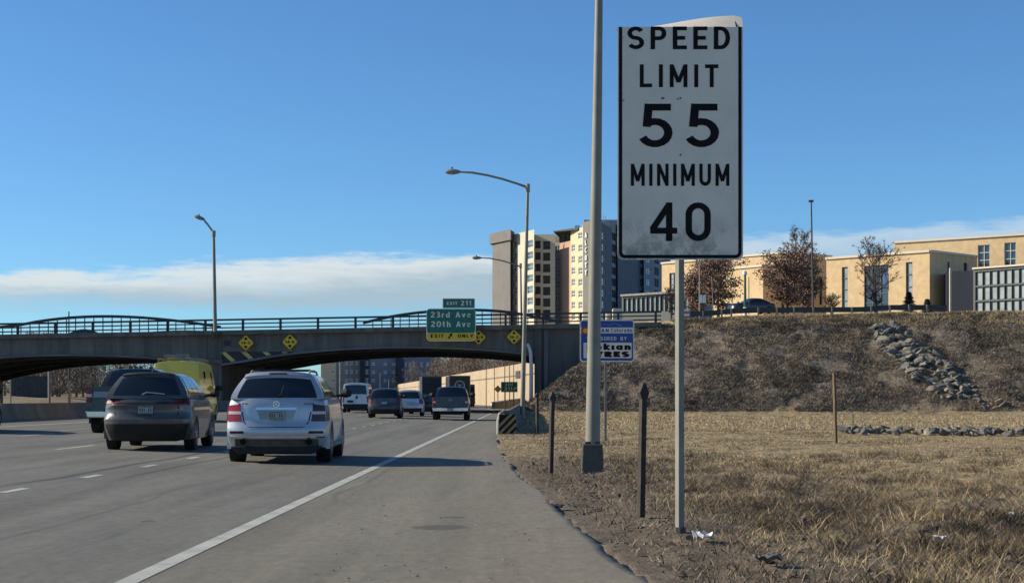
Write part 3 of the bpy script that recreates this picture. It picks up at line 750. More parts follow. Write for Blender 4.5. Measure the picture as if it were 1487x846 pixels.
# border (three sides on the face), thick dark line set in from the edge
bw, ins = .032, .014
m = MB(); fm = [(x0+ins, zc), (x0+ins, z0+.075)]+[(x0+ins+.06-.06*math.cos(rad(a)), z0+ins+.06-.06*math.sin(rad(a))) for a in (15,35,55,75,90)]+[(x1-ins-.06+.06*math.sin(rad(a)), z0+ins+.06-.06*math.cos(rad(a))) for a in (0,15,35,55,75)]+[(x1-ins, z0+.075), (x1-ins, zc)]
cxm, czm = (x0+x1)/2, (z0+zc)/2
def inset(p): return (p[0]+(bw if p[0] < cxm else -bw)*min(1, abs(p[0]-cxm)/((x1-x0)/2-.09)) if abs(p[0]-cxm) > .0 else p[0], p[1])
inn = [(x0+ins+bw, zc), (x0+ins+bw, z0+.075)]+[(x0+ins+.06-(.06-bw)*math.cos(rad(a)), z0+ins+.06-(.06-bw)*math.sin(rad(a))) for a in (15,35,55,75,90)]+[(x1-ins-.06+(.06-bw)*math.sin(rad(a)), z0+ins+.06-(.06-bw)*math.cos(rad(a))) for a in (0,15,35,55,75)]+[(x1-ins-bw, z0+.075), (x1-ins-bw, zc)]
n = len(fm); m.add([(a, -.006, c_) for a, c_ in fm]+[(a, -.006, c_) for a, c_ in inn], [(i, i+1, n+i+1, n+i) for i in range(n-1)]); m.build('border', M['sign_black'], SP)
def sw(s, xa, xb, ya, yb, h, gap=.2):
    (a, zt_), (b_, zb2) = lp(xa, ya), lp(xb, yb)
    m = MB(); text(m, s, (a+b_)/2, (zt_+zb2)/2, -.007, zt_-zb2, b_-a, h, gap); m.build('lettering', M['sign_black'], SP)
sw('SPEED', 911, 1060, 39, 72, .083, .24); sw('LIMIT', 929, 1043, 94, 127, .080, .28)
sw('55', 930, 1044, 151, 214, .078, .27); sw('MINIMUM', 916, 1059, 238, 270, .083, .24); sw('40', 943, 1032, 294, 350, .076, .20)
m = MB()
for qx, qy in ((903,55),(1073,65),(903,357),(1073,362),(988,143),(988,225)):
    a, c_ = lp(qx, qy); m.tube([(a,.0,c_),(a,-.012,c_)], .008, 8)
m.build('bolt', M['galv_dark'], SP)
m = MB()
for qx, qy, s in ((962,143,.9),(984,144,.5),(905,146,.5),(1042,191,.8)):
    a, c_ = lp(qx, qy); m.add([(a-.022*s,-.0065,c_-.006),(a+.012*s,-.0065,c_-.012*s),(a+.024*s,-.0065,c_+.008*s),(a-.008*s,-.0065,c_+.012*s)], [(0,1,2,3)])
m.build('scuff', mat('scuff_grey', (.10,.10,.10), .7), SP)
# road grime on the face, strongest near the bottom and along the lower rim (dirt, its own material)
gt = bpy.data.materials['sign_white'].copy(); gt.name = 'grimy_sign_white'; pn.data.materials[0] = gt
t = NB(gt.node_tree); p = gt.node_tree.nodes['Principled BSDF']; old = p.inputs['Base Color'].links[0].from_socket
g = t.n('ShaderNodeNewGeometry').outputs['Position']; sx = t.n('ShaderNodeSeparateXYZ'); t.link(g, sx.inputs[0])
low = t.sstep(sx.outputs[2], 3.15, 2.62); n_ = t.noise(t.scale(g, (1,1,.7)), 7, 8, .72); n5 = t.noise(t.scale(g, (1,1,.25)), 30, 5, .7)
f_ = t.m('MULTIPLY', t.m('MULTIPLY', low, t.sstep(n_, .42, .62)), .62)
f2 = t.m('MULTIPLY', t.sstep(n5, .62, .75), .25)
c = t.mix(f_, old, (.10,.095,.085,1)); c = t.mix(f2, c, (.3,.29,.27,1)); t.link(c, p.inputs['Base Color'])

# blue sponsor sign
Yb = 46.0; ks = Yb/F; c0 = px(881.5, 494.5, Yb); g0 = gz(c0.x, Yb)
BS = thing('sponsor_sign', 'blue roadside sponsor sign on one thin post behind the big lamp pole', 'sign', (c0.x, Yb, g0))
zc0 = c0.z-g0
def bp_(cx, cz, w, h, r, y, name, m_, th=.005): return panel(BS, cx*ks, zc0+cz*ks, w*ks, h*ks, r*ks, y, name, m_, th)
m = MB(); m.beam((-2*ks, .07, -.2), (-2*ks, .07, zc0+20*ks), .07, .07); m.build('post', M['galv'], BS)
bp_(0, 0, 79, 61, 4, 0, 'panel', M['sign_white'], .02); bp_(0, 0, 75.5, 57.5, 3, -.021, 'blue_field', M['sign_blue'])
bp_(0, 15, 75.5, 8.4, .2, -.0265, 'white_band', M['sign_white'], .003); bp_(.8, -14.0, 70, 22.5, 1.5, -.0265, 'white_field', M['sign_white'], .003)
m = MB(); cx_, cz_ = -31.5*ks, zc0+14.5*ks
m.add([(cx_+6.2*ks*math.cos(rad(a)), -.033, cz_+6.2*ks*math.sin(rad(a))) for a in range(35, 326, 10)]+[(cx_+3.6*ks*math.cos(rad(a)), -.033, cz_+3.6*ks*math.sin(rad(a))) for a in range(35, 326, 10)], [(i, i+1, i+31, i+30) for i in range(29)]) if False else None
N = 30; m.add([(cx_+6.2*ks*math.cos(rad(35+290*i/(N-1))), -.033, cz_+6.2*ks*math.sin(rad(35+290*i/(N-1)))) for i in range(N)]+[(cx_+3.5*ks*math.cos(rad(35+290*i/(N-1))), -.033, cz_+3.5*ks*math.sin(rad(35+290*i/(N-1)))) for i in range(N)], [(i, i+1, N+i+1, N+i) for i in range(N-1)])
m.build('red_emblem', M['red'], BS)
m = MB(); m.add([(cx_+3.4*ks*math.cos(rad(a)), -.034, cz_+3.4*ks*math.sin(rad(a))) for a in range(0, 360, 20)], [tuple(range(18))]); m.build('gold_emblem', M['gold'], BS)
def wb(s, cx, cz, H, wid, m_, h=.09, gap=.2):
    m = MB(); text(m, s, cx*ks, zc0+cz*ks, -.031, H*ks, wid*ks, h, gap); m.build('lettering', m_, BS)
wb('CLEAN', -11.5, 14.8, 5.2, 28, M['sign_blue'], .10); wb('Colorado', 21, 15.2, 5.6, 31, M['sign_blue'], .085, .17)
wb('SPONSORED', -8, 3.2, 5.2, 43, M['sign_white'], .075); wb('BY', 24, 3.2, 5.2, 9, M['sign_white'], .075)
wb('nokian', 2.5, -8.6, 9.3, 64, M['sign_black'], .12, .14); wb('TYRES', 1.5, -19.6, 8.2, 62, M['sign_black'], .155, .10)
m = MB(); m.add([(x*ks, -.031, zc0+z*ks) for x, z in ((-16,21.4),(-3,24.5),(4,23),(11,26.2),(22,21.4),(20,21.1),(11,25.2),(4,22),(-3,23.6),(-15,21.1))], [(0,1,8,9),(1,2,7,8),(2,3,6,7),(3,4,5,6)]); m.build('mountain_emblem', mat('pale_blue_print', (.15,.22,.5), .5), BS)

# gore exit sign, small diamond behind
Yg = 162.0; ks = Yg/F; c0 = px(739.5, 561.5, Yg)
GE = thing('gore_sign', 'small green exit number sign on two posts at the ramp split beyond the bridge', 'sign', (c0.x, Yg, 0))
panel(GE, 0, c0.z, 24*ks, 15*ks, 1*ks, 0, 'panel', M['sign_green'], .03); ring(GE, 0, c0.z, 23*ks, 14*ks, .8*ks, .5*ks, -.032, M['sign_white'])
for u in (-6, 6.5):
    m = MB(); m.beam((u*ks, .06, -.1), (u*ks, .06, c0.z), .12, .12); m.build('post', M['galv'], GE)
m = MB(); text(m, 'EXIT', 0, c0.z+3.4*ks, -.033, 3.6*ks, 11*ks, .1); m.build('lettering', M['sign_white'], GE)
m = MB(); text(m, '211', -1.5*ks, c0.z-2.6*ks, -.033, 5.0*ks, 11*ks, .1, .3); m.build('lettering', M['sign_white'], GE)
arrow(GE, 8.2, (c0.z/ks)-2.2, 6, 50, -.033, ks, M['sign_white'])
Yd = 176.0; ks = Yd/F; c0 = px(723, 564.5, Yd)
GD = thing('warning_sign', 'small dark diamond warning sign left of the green exit number sign', 'sign', (c0.x, Yd, 0))
m = MB(); s = 5.6*ks; m.prism([(s,c0.z),(0,c0.z+s),(-s,c0.z),(0,c0.z-s)], 0, .03); m.build('panel', mat('brown_yellow_sign', (.28,.20,.06), .6), GD)
m = MB(); m.beam((0,.06,0), (0,.06,c0.z), .08, .08); m.build('post', M['galv_dark'], GD)

# ------------------------------------------------------------------ lamp poles
def lamp(name, label, base, top, r0, r1, arm=None, m_='galv', head=True, group=None, basebox=None, cat='street lamp'):
    base = Vector(base); top = Vector(top)
    L_ = thing(name, label, cat, tuple(base), 0, group)
    m = MB(base); m.tube([base+(top-base)*u for u in (0,.33,.66,1)], [r0+(r1-r0)*u for u in (0,.33,.66,1)], 12); m.build('pole', M[m_], L_, smooth=True)
    if basebox:
        w, h = basebox; m = MB(); a = w/2
        m.hexa([(-a,-a,-.15),(a,-a,-.15),(a,a,-.15),(-a,a,-.15)], [(-a*.86,-a*.86,h),(a*.86,-a*.86,h),(a*.86,a*.86,h),(-a*.86,a*.86,h)]); m.build('base', M['galv_dark'], L_, bevel=.02)
        m = MB(); m.box((0,0,h+.02), (w*.62,w*.62,.05)); m.build('base_plate', M['galv_dark'], L_)
    if arm:
        m = MB(base); m.tube(arm, [r1*.95]+[r1*.75]*(len(arm)-2)+[r1*.55], 8); m.build('arm', M[m_], L_, smooth=True)
        m = MB(base); m.tube([top-Vector((0,0,.35)), top+Vector((0,0,.12))], r1*1.5, 10); m.build('arm_collar', M[m_], L_)
        if head:
            e = Vector(arm[-1]); d = (e-Vector(arm[-2])).normalized(); d.z *= .3; d.normalize()
            m = MB(base); w = .17; sc = [(0,.06),(.15,.12),(.45,.17),(.75,.15),(.9,.05)]
            m.tube([e+d*(-.15)+d*a for a, _ in sc], [b_ for _, b_ in sc], 10); h_ = m.build('lamp_head', M['galv'], L_, smooth=True)
            m = MB(base); q = e+d*.4-Vector((0,0,.09)); m.tube([q+Vector((0,0,.03)), q-Vector((0,0,.08))], [.15,.09], 10); m.build('lens', mat('lamp_lens', (.5,.5,.48), .2), L_, smooth=True)
            m = MB(base); q = e+d*.35+Vector((0,0,.15)); m.tube([q, q+Vector((0,0,.13))], .05, 8); m.build('photocell', M['galv_dark'], L_)
    return L_
b0 = px(860, 686, 26.9); lamp('street_lamp', 'huge nearby pale lamp pole on a square footing, running off the top of the picture', (b0.x, 26.9, gz(b0.x, 26.9)), px(870.5, -60, 26.9), .135, .062, basebox=(.40,.50))
Y1 = 92; k = Y1/F
A = [px(766,272,Y1), px(752,267,Y1), px(730,260,Y1), px(708,254.5,Y1), px(685,250.5,Y1), px(665,249.5,Y1)]
lamp('street_lamp', 'tall curved-arm street lamp at the road edge beside the bridge end', px(758.5,608.5,Y1), px(766.5,270,Y1), .15, .085, A)
Y2 = 150; A = [px(756,387,Y2), px(746,383.5,Y2), px(730,378.5,Y2), px(712,375,Y2), px(697,374.3,Y2)]
lamp('street_lamp', 'farther and lower curved-arm street lamp left of the apartment tower', (px(757.5,576,Y2).x, Y2, bz(474)), px(756,384,Y2), .12, .085, A)
Y3 = BY-.8; A = [px(310,338,Y3), px(306,332,Y3), px(300,324,Y3), px(295,318,Y3)]
L3 = lamp('street_lamp', 'lone street lamp standing on the bridge above the centre pier', px(312.5,481,Y3), px(310.2,337,Y3), .16, .11, A)
m = MB(px(312.5,481,Y3)); m.box(px(312.5,481,Y3)+Vector((0,.15,-.12)), (.75,.6,.26)); m.box(px(310,486,Y3)+Vector((0,.2,0)), (.25,.4,.6)); m.build('bracket', M['galv_dark'], L3, bevel=.03)

# upper-road poles behind the embankment top
def thinpole(name, label, x, ytop_, Yv, r, m_='galv_dark', cat='pole', dx=0):
    g0 = gz(px(x,0,Yv).x, Yv); b_ = Vector((px(x,0,Yv).x, Yv, g0-.2)); tp = px(x-dx, ytop_, Yv)
    o = thing(name, label, cat, tuple(b_)); m = MB(b_); m.tube([b_, tp], [r, r*.7], 8); m.build('pole', M[m_], o, smooth=True); return o, b_
o, b_ = thinpole('light_pole', 'very tall thin dark light pole above the embankment between the campus buildings', 1181, 292, 140, .095, dx=3, cat='light pole')
m = MB(b_); m.box(px(1178,292,140)+Vector((-.02,0,0)), (.42,.3,.16)); m.build('lamp_head', M['galv_dark'], o)
o, b_ = thinpole('utility_pole', 'pale pole with two small white signs under the speed limit sign', 1016, 380, 138, .085, 'galv', cat='pole')
for a in (1017, 1022.5):
    m = MB(b_); m.box(px(a, 434, 138)+Vector((0,-.12 if a < 1020 else -.2,0)), (.28,.03,.68)); m.build('small_sign', M['white'], o)
thinpole('signal_post', 'thin leaning pale post in front of the left oak tree', 1036.5, 402, 133, .04, 'galv', cat='post', dx=3)
o, b_ = thinpole('banner_pole', 'short green pole with rounded white cap left of the black sedan', 1082, 398, 134, .13, 'lamp_green', cat='pole')
m = MB(b_); m.tube([px(1081.5,399,134), px(1081.5,394.5,134), px(1081.5,392.5,134)], [.22,.2,.06], 10); m.build('cap', M['white'], o, smooth=True)
m = MB(b_); q = px(1082,446,134); m.tube([Vector((q.x,q.y-.05,gz(q.x,134)-.1)), Vector((q.x,q.y-.05,q.z))], [.17,.155], 10); m.build('pole_base', M['white'], o)
m = MB(b_); m.tube([px(1087.5,402,134), px(1087.5,456,134)], .035, 6); m.build('conduit', M['galv'], o)
thinpole('antenna_pole', 'thin dark pole rising behind the left arch rib of the bridge', 100, 452, 168, .10, 'galv_dark', cat='pole')

# ------------------------------------------------------------------ buildings
def plan(p, Y): return Vector(((p-765)*Y/F, Y))
def on_line(A, B, p):
    k = (p-765)/F; d = B-A      # A.x+u d.x = k (A.y+u d.y)
    return (k*A.y-A.x)/(d.x-k*d.y)
def facade(par, org, A, B, zb_, zt_, wm, ops=(), copm=None, cop=.35):
    """wall from plan point A to B with real openings; ops: (px left, px right, y top, y bottom, style)"""
    d = (B-A); L_ = d.length; d = d/L_; n = Vector((d.y, -d.x)); us = {0.0, L_}; zs = {zb_, zt_}; O = []
    for (pl, pr, yt, yb2, sty) in ops:
        ul, ur = on_line(A, B, pl)*L_, on_line(A, B, pr)*L_
        Yc = (A+d*((ul+ur)/2)).y; z1, z0 = 1.3+(576-yt)*Yc/F, 1.3+(576-yb2)*Yc/F
        ul, ur = max(.05, ul), min(L_-.05, ur); z0 = max(z0, zb_+.05)
        if ur-ul < .1 or z1 > zt_-.05: z1 = min(z1, zt_-.1)
        O.append((ul, ur, z0, z1, sty)); us |= {ul, ur}; zs |= {z0, z1}
    us = sorted(us); zs = sorted(zs)
    def P(u, z, back=0.0): q = A+d*u-n*back; return (q.x, q.y, z)
    m = MB(org)
    for i in range(len(us)-1):
        for j in range(len(zs)-1):
            cu, cz = (us[i]+us[i+1])/2, (zs[j]+zs[j+1])/2
            if any(o[0] < cu < o[1] and o[2] < cz < o[3] for o in O): continue
            m.add([P(us[i],zs[j]), P(us[i+1],zs[j]), P(us[i+1],zs[j+1]), P(us[i],zs[j+1])], [(0,1,2,3)])
    dep = .45
    for (a, b_, z0, z1, sty) in O:
        m.add([P(a,z0),P(b_,z0),P(b_,z1),P(a,z1),P(a,z0,dep),P(b_,z0,dep),P(b_,z1,dep),P(a,z1,dep)], [(0,4,5,1),(1,5,6,2),(2,6,7,3),(3,7,4,0)])
    w = m.build('wall', wm, par, recalc=False)
    for (a, b_, z0, z1, sty) in O:
        nx, ny, fm, pm, fw = sty; bk = .22; m = MB(org)
        R = Matrix(((d.x, -n.x, 0), (d.y, -n.y, 0), (0, 0, 1)))
        def bar(ua, ub, za, zb3):
            c_ = A+d*((ua+ub)/2)-n*bk; m.box((c_.x, c_.y, (za+zb3)/2), (ub-ua, .12, zb3-za), R=R)
        for i in range(nx+1):
            u = a+(b_-a)*i/nx; u = min(max(u, a+fw/2), b_-fw/2); bar(u-fw/2, u+fw/2, z0, z1)
        for j in range(ny+1):
            z = z0+(z1-z0)*j/ny; z = min(max(z, z0+fw/2), z1-fw/2); 
            for i in range(nx):
                ua = a+(b_-a)*i/nx+fw/2+(fw/2 if i == 0 else 0); ub = a+(b_-a)*(i+1)/nx-fw/2-(fw/2 if i == nx-1 else 0)
                if ub > ua: bar(ua, ub, z-fw/2, z+fw/2)
        wf = m.build('window', fm, par)
        m = MB(org); m.add([P(a,z0,bk+.08),P(b_,z0,bk+.08),P(b_,z1,bk+.08),P(a,z1,bk+.08)], [(0,1,2,3)]); m.build('pane', pm, wf, recalc=False)
    if copm is not None:
        m = MB(org); c_ = A+d*(L_/2)+n*.02; R = Matrix(((d.x, -n.x, 0), (d.y, -n.y, 0), (0, 0, 1)))
        m.box((c_.x, c_.y, zt_+cop/2+.003), (L_+.1, .5, cop), R=R); m.build('coping', copm, par)
def mass(par, org, pts, zb_, zt_, wm, rm=None, skip=()):
    """closed prism for the sides nobody drew; edges listed in skip are left out"""
    n = len(pts); m = MB(org)
    for i in range(n):
        if i in skip: continue
        a, b_ = pts[i], pts[(i+1)%n]
        m.add([(a.x,a.y,zb_),(b_.x,b_.y,zb_),(b_.x,b_.y,zt_),(a.x,a.y,zt_)], [(0,1,2,3)])
    m.build('wall', wm, par, recalc=False)
    m = MB(org); m.add([(q.x,q.y,zt_-.15) for q in pts], [tuple(range(n))]); m.build('roof', rm or M['apt_grey'], par, recalc=False)

# buff campus building, right
O = (60, 250, 13.0)
CB = thing('campus_building', 'large buff brick campus building with tall narrow windows at the far right', 'building', O)
brick, cop_ = M['campus_brick'], M['campus_coping']
tall = (1, 4, M['mullion'], M['pane_grey'], .12); wide = (3, 5, M['mullion'], M['pane'], .14); pan2 = (2, 3, M['window_frame'], M['pane'], .13)
a, b_ = plan(1298, 265), plan(1560, 247); zt_ = 27.3
facade(CB, O, a, b_, 6, zt_, brick, [(1420,1437.5,355.5,388.5,pan2),(1458.5,1475.5,352,387.5,pan2),(1500,1518,350,386,pan2)], cop_)
mass(CB, O, [a, b_, b_+Vector((12,26)), a+Vector((12,28))], 6, zt_, brick, skip=(0,))
a, b_, c_ = plan(1200, 253), plan(1350, 240), plan(1419, 249.5); zt_ = 23.5
facade(CB, O, a, b_, 6, zt_, brick, [(1222.5,1231,387.5,453,tall),(1255,1290,385,453,wide),(1315.5,1325,380.5,452,tall)], cop_)
dk = (1, 3, M['mullion'], M['pane'], .1)
facade(CB, O, b_, c_, 6, zt_, brick, [(1376,1379,380,450,dk),(1399.5,1404.5,381.5,396,dk)], cop_)
mass(CB, O, [a, b_, c_, c_+Vector((-6,18)), a+Vector((6,18))], 6, zt_, brick, skip=(0,1))
# blue banner in the wide window
bq = a+(b_-a)*on_line(a, b_, 1286.5); m = MB(O); m.box((bq.x-.1, bq.y-.25, 1.3+(576-407)*bq.y/F), (.62,.05,2.6)); m.build('banner', mat('pale_blue_banner', (.42,.50,.80), .6), CB)
# dark recessed block and lower glazed wing
a, b_ = plan(1374, 238), plan(1414, 236); 
mass(CB, O, [a, b_, b_+Vector((3,12)), a+Vector((3,14))], 6, 1.3+(576-393.5)*237/F, M['navy_panel'])
m = MB(O); q = plan(1380, 236); m.beam((q.x,q.y,8), (q.x,q.y,1.3+(576-389)*236/F), .25, .3); m.build('fin', cop_, CB)
a, b_ = plan(1413.5, 235), plan(1560, 222); zt_ = 1.3+(576-391)*235/F
ops = []
Lw = [1416+10.6*i for i in range(0, 14)]
for i in range(13): ops.append((Lw[i]+.3, Lw[i+1]-.3, 394.5-.081*(Lw[i]-1416), 414.5-.06*(Lw[i]-1416), (1,1,M['mullion'],M['pane_grey'],.08)));
for i in range(13): ops.append((Lw[i]+.3, Lw[i+1]-.3, 416.5-.06*(Lw[i]-1416), 436-.05*(Lw[i]-1416), (1,1,M['mullion'],M['pane_grey'],.08)))
for i in range(13): ops.append((Lw[i]+.3, Lw[i+1]-.3, 438-.05*(Lw[i]-1416), 456, (1,1,M['mullion'],M['pane_grey'],.08)))
facade(CB, O, a, b_, 6, zt_, M['curtain'], ops, cop_, .25)
mass(CB, O, [a, b_, b_+Vector((5,18)), a+Vector((5,18))], 6, zt_, M['apt_grey'], skip=(0,))

# buff campus building, left (behind the oaks)
O = (36, 250, 13.0)
CL = thing('campus_building', 'lower buff brick campus building behind the leaf-holding oak trees', 'building', O)
a, b_, c_ = plan(961, 306), plan(1142, 283), plan(1207, 291); zt_ = 1.3+(576-367.8)*283/F
facade(CL, O, a, b_, 6, zt_, brick, [(972,983,396,447,(2,3,M['mullion'],M['pane_grey'],.14)),(1030,1052,441,458,(3,1,M['mullion'],M['pane_blue'],.1)),], cop_)
facade(CL, O, b_, c_, 6, zt_, brick, [(1189,1194,402,442,dk)], cop_)
mass(CL, O, [a, b_, c_, c_+Vector((-8,22)), a+Vector((10,22))], 6, zt_, brick, skip=(0,1))
a, b_, c_ = plan(1028, 284), plan(1108, 273), plan(1160, 279); zt_ = 1.3+(576-387)*273/F
facade(CL, O, a, b_, 6, zt_, brick, [(1053,1061,440,457,(2,1,M['mullion'],M['pane_blue'],.1))], cop_)
facade(CL, O, b_, c_, 6, zt_, brick, [(1134,1139,441,457,dk)], cop_)
mass(CL, O, [a, b_, c_, c_+Vector((-4,8)), a+Vector((4,8))], 6, zt_, brick, skip=(0,1))
# glazed grey pavilion
O = (15, 222, 12)
GP = thing('glass_pavilion', 'low grey pavilion with vertical glass panels just left of the campus building', 'building', O)
a, b_ = plan(903, 226), plan(1000, 217); zt_ = 1.3+(576-430.5)*226/F
ops = []
for i in range(14):
    l = 905+6.7*i; ops.append((l+.35, l+6.35, 433-.075*(l-905), 452, (1,1,M['mullion'],M['pane_grey'],.07)))
facade(GP, O, a, b_, 6, zt_, M['curtain'], ops, M['concrete'], .3)
mass(GP, O, [a, b_, b_+Vector((5,14)), a+Vector((3,14))], 6, zt_, M['apt_grey'], skip=(0,))

# apartment tower (zig-zag front of strips)
O = (12, 420, 10)
AP = thing('apartment_tower', 'tall beige and grey apartment tower with vertical name letters rising behind the bridge', 'building', O)
pair = (2, 2, M['white'], M['pane_blue'], .16); bal = (2, 1, M['balcony_dark'], M['balcony_dark'], .12); strip_w = (1, 2, M['window_frame'], M['pane_blue'], .14); tealw = (2,2,M['window_frame'],M['pane_blue'],.14)
rows = [355+16.6*i for i in range(7)]
def zt_of(y, Y): return 1.3+(576-y)*Y/F
# vertices along the front: px, Y
seg = []
def fac(pa, Ya, pb, Yb, ytop_, wm, ops=(), cop2=None):
    A_, B_ = plan(pa, Ya), plan(pb, Yb); z = zt_of(ytop_, Ya); seg.append((A_, B_, z))
    facade(AP, O, A_, B_, -2, z, wm, ops, cop2, .5)
def col(l, r, hgt, sty, y0=0, n=7): return [(l, r, rows[i]+y0-hgt/2, rows[i]+y0+hgt/2, sty) for i in range(n)]
fac(715, 424, 741, 414, 338.5, M['apt_stone'])
m = MB(O); q0, q1 = plan(711, 424), plan(741.5, 412.6)
m.hexa([(q0.x,q0.y,zt_of(352,420)),(q1.x,q1.y,zt_of(352,420)),(q1.x+1,q1.y+7,zt_of(352,420)),(q0.x+1,q0.y+7,zt_of(352,420))], [(q0.x,q0.y,zt_of(337.5,420)),(q1.x,q1.y,zt_of(337.5,420)),(q1.x+1,q1.y+7,zt_of(337.5,420)),(q0.x+1,q0.y+7,zt_of(337.5,420))]); m.build('upper_block', M['apt_stone'], AP)
fac(741, 414, 748.5, 424, 341, M['balcony_dark'])
fac(739.8, 419, 775.5, 404, 341.8, M['apt_cream'], col(745.5, 751.5, 10, pair)+col(766, 774, 10.5, strip_w, -1))
fac(775.5, 407.5, 806, 406, 340.6, M['apt_cream'], col(777, 785, 11, bal)+col(788.5, 799, 12, bal, 1))
fac(804.5, 410, 813, 409, 352, M['apt_grey'], col(806, 812, 12, tealw, 8, 6))
fac(813, 408.5, 828.5, 402, 353, M['apt_salmon'])
fac(828.5, 402, 846.5, 395, 334, M['apt_cream2'], col(830, 835, 10, pair, 5)+col(840, 845.5, 10, pair, 5)+[(839.5,845.5,337.5,346.5,pair)])
fac(846.5, 394, 873, 384, 322.5, M['apt_stone'])
fac(873, 384, 888.5, 397, 323, M['apt_navy'], [(873.8,879, 337+16.6*i, 348+16.6*i, strip_w) for i in range(8)])
fac(885, 412, 898, 424, 318.5, M['apt_grey'], [(887.5,894.5, 338+16.6*i, 349+16.6*i, bal) for i in range(8)])
fac(897, 420, 928, 446, 325, M['apt_navy'])
fac(928, 446, 935, 448, 327, M['apt_navy'], [(928.8,934.4, 355+16.6*i, 366.5+16.6*i, bal) for i in range(6)])
fac(935, 447, 949, 456, 327, M['apt_bluegrey'], [(938.5,945.5, 356+16.6*i, 364.5+16.6*i, pair) for i in range(6)])
fac(949, 456, 960, 466, 327, M['apt_bluegrey'], [(950,956.5, 355+16.6*i, 366.5+16.6*i, bal) for i in range(6)])
# bodies behind the strips, a little lower than each strip's top
def vol(pa, pb, Y0, Y1, ytop_, m_): 
    q = [plan(pa, Y0), plan(pb, Y0), plan(pb, Y0)+Vector((4,Y1-Y0)), plan(pa, Y0)+Vector((0,Y1-Y0))]; mass(AP, O, q, -2, zt_of(ytop_, Y0), M[m_])
vol(716, 806, 425, 445, 341.0, 'apt_cream'); vol(806, 846, 422, 445, 353, 'apt_grey'); vol(829, 872, 413, 440, 335, 'apt_cream2'); vol(848, 898, 425, 450, 319, 'apt_grey'); vol(897, 960, 467, 480, 327.5, 'apt_navy')
# roof-top terrace: dark canopy on posts
m = MB(O); q0, q1 = plan(803.5, 405), plan(839, 397)
m.hexa([(q0.x,q0.y,zt_of(339.5,410)),(q1.x,q1.y,zt_of(337.2,403)),(q1.x+2,q1.y+16,zt_of(337.2,403)),(q0.x+2,q0.y+16,zt_of(339.5,410))], [(q0.x,q0.y,zt_of(338.2,410)),(q1.x,q1.y,zt_of(333.8,403)),(q1.x+2,q1.y+16,zt_of(333.8,403)),(q0.x+2,q0.y+16,zt_of(338.2,410))]); m.build('canopy', M['balcony_dark'], AP)
for pq in (813, 821, 828, 833):
    m = MB(O); q = plan(pq, 413); m.beam((q.x,q.y,zt_of(354,413)), (q.x,q.y,zt_of(338,413)), .35, .35); m.build('canopy_post', M['apt_navy'], AP)
m = MB(O); q = plan(822, 419); m.box((q.x,q.y,zt_of(346,419)), (3.6,.4,2.6)); m.build('terrace_glass', M['pane_blue'], AP)
# vertical name letters on the brown strip
A_, B_ = plan(846.5, 394), plan(873, 384); dv = (B_-A_).normalized(); ang = math.atan2(dv.y, dv.x)
for i, ch in enumerate('ALCOTT'):
    u = on_line(A_, B_, 852.3); q = A_+(B_-A_)*u+Vector((dv.y, -dv.x))*.35; z = zt_of(341+11.0*i, q.y)
    m = MB(); text(m, ch, 0, 0, 0, 1.32, 1.05 if ch != 'L' else .9, h=.105); k_ = MB()
    vs = m.v; n0 = len(vs); k_.add(vs+[(x, y+.25, z2) for x, y, z2 in vs], m.f+[tuple(i_+n0 for i_ in f) for f in m.f]+[(f[j], f[(j+1)%4], f[(j+1)%4]+n0, f[j]+n0) for f in m.f for j in range(4)])
    lo = k_.build('letter', M['white'], AP); lo.location = Vector((q.x, q.y, z))-Vector(O); lo.rotation_euler = (0, 0, ang)
m = MB(O)
for pq, y_, h_ in ((876,312,10),(879,314,7),(787,340,2)):
    q = plan(pq, 404); m.beam((q.x,q.y,zt_of(y_+h_,404)), (q.x,q.y,zt_of(y_,404)), .15, .15)
m.box((plan(838,406).x,406,zt_of(331,406)), (1.4,1.4,1.2)); m.build('roof_equipment', M['white'], AP)

# white stone wall end (pale gateway blocks) above the blue sign
O = (plan(890,146).x, 146, 7.5)
t_ = thing('stone_pylon', 'pale stepped stone block above the blue sponsor sign, behind the bridge rail', 'pylon', O)
m = MB(O); z0 = 6.5
for (l, r, yt, dy) in ((879,889,452.5,.6),(888.5,906,448,0)):
    q0, q1 = plan(l,145+dy), plan(r,146+dy); z = 1.3+(576-yt)*146/F; 
    m.hexa([(q0.x,q0.y,z0),(q1.x,q1.y,z0),(q1.x,q1.y+1.2,z0),(q0.x,q0.y+1.2,z0)], [(q0.x+.1,q0.y,z),(q1.x-.15,q1.y,z),(q1.x-.15,q1.y+1.2,z),(q0.x+.1,q0.y+1.2,z)])
m.build('stone', mat('pale_stone', (.62,.54,.43), .8, var=.08), t_, bevel=.08)

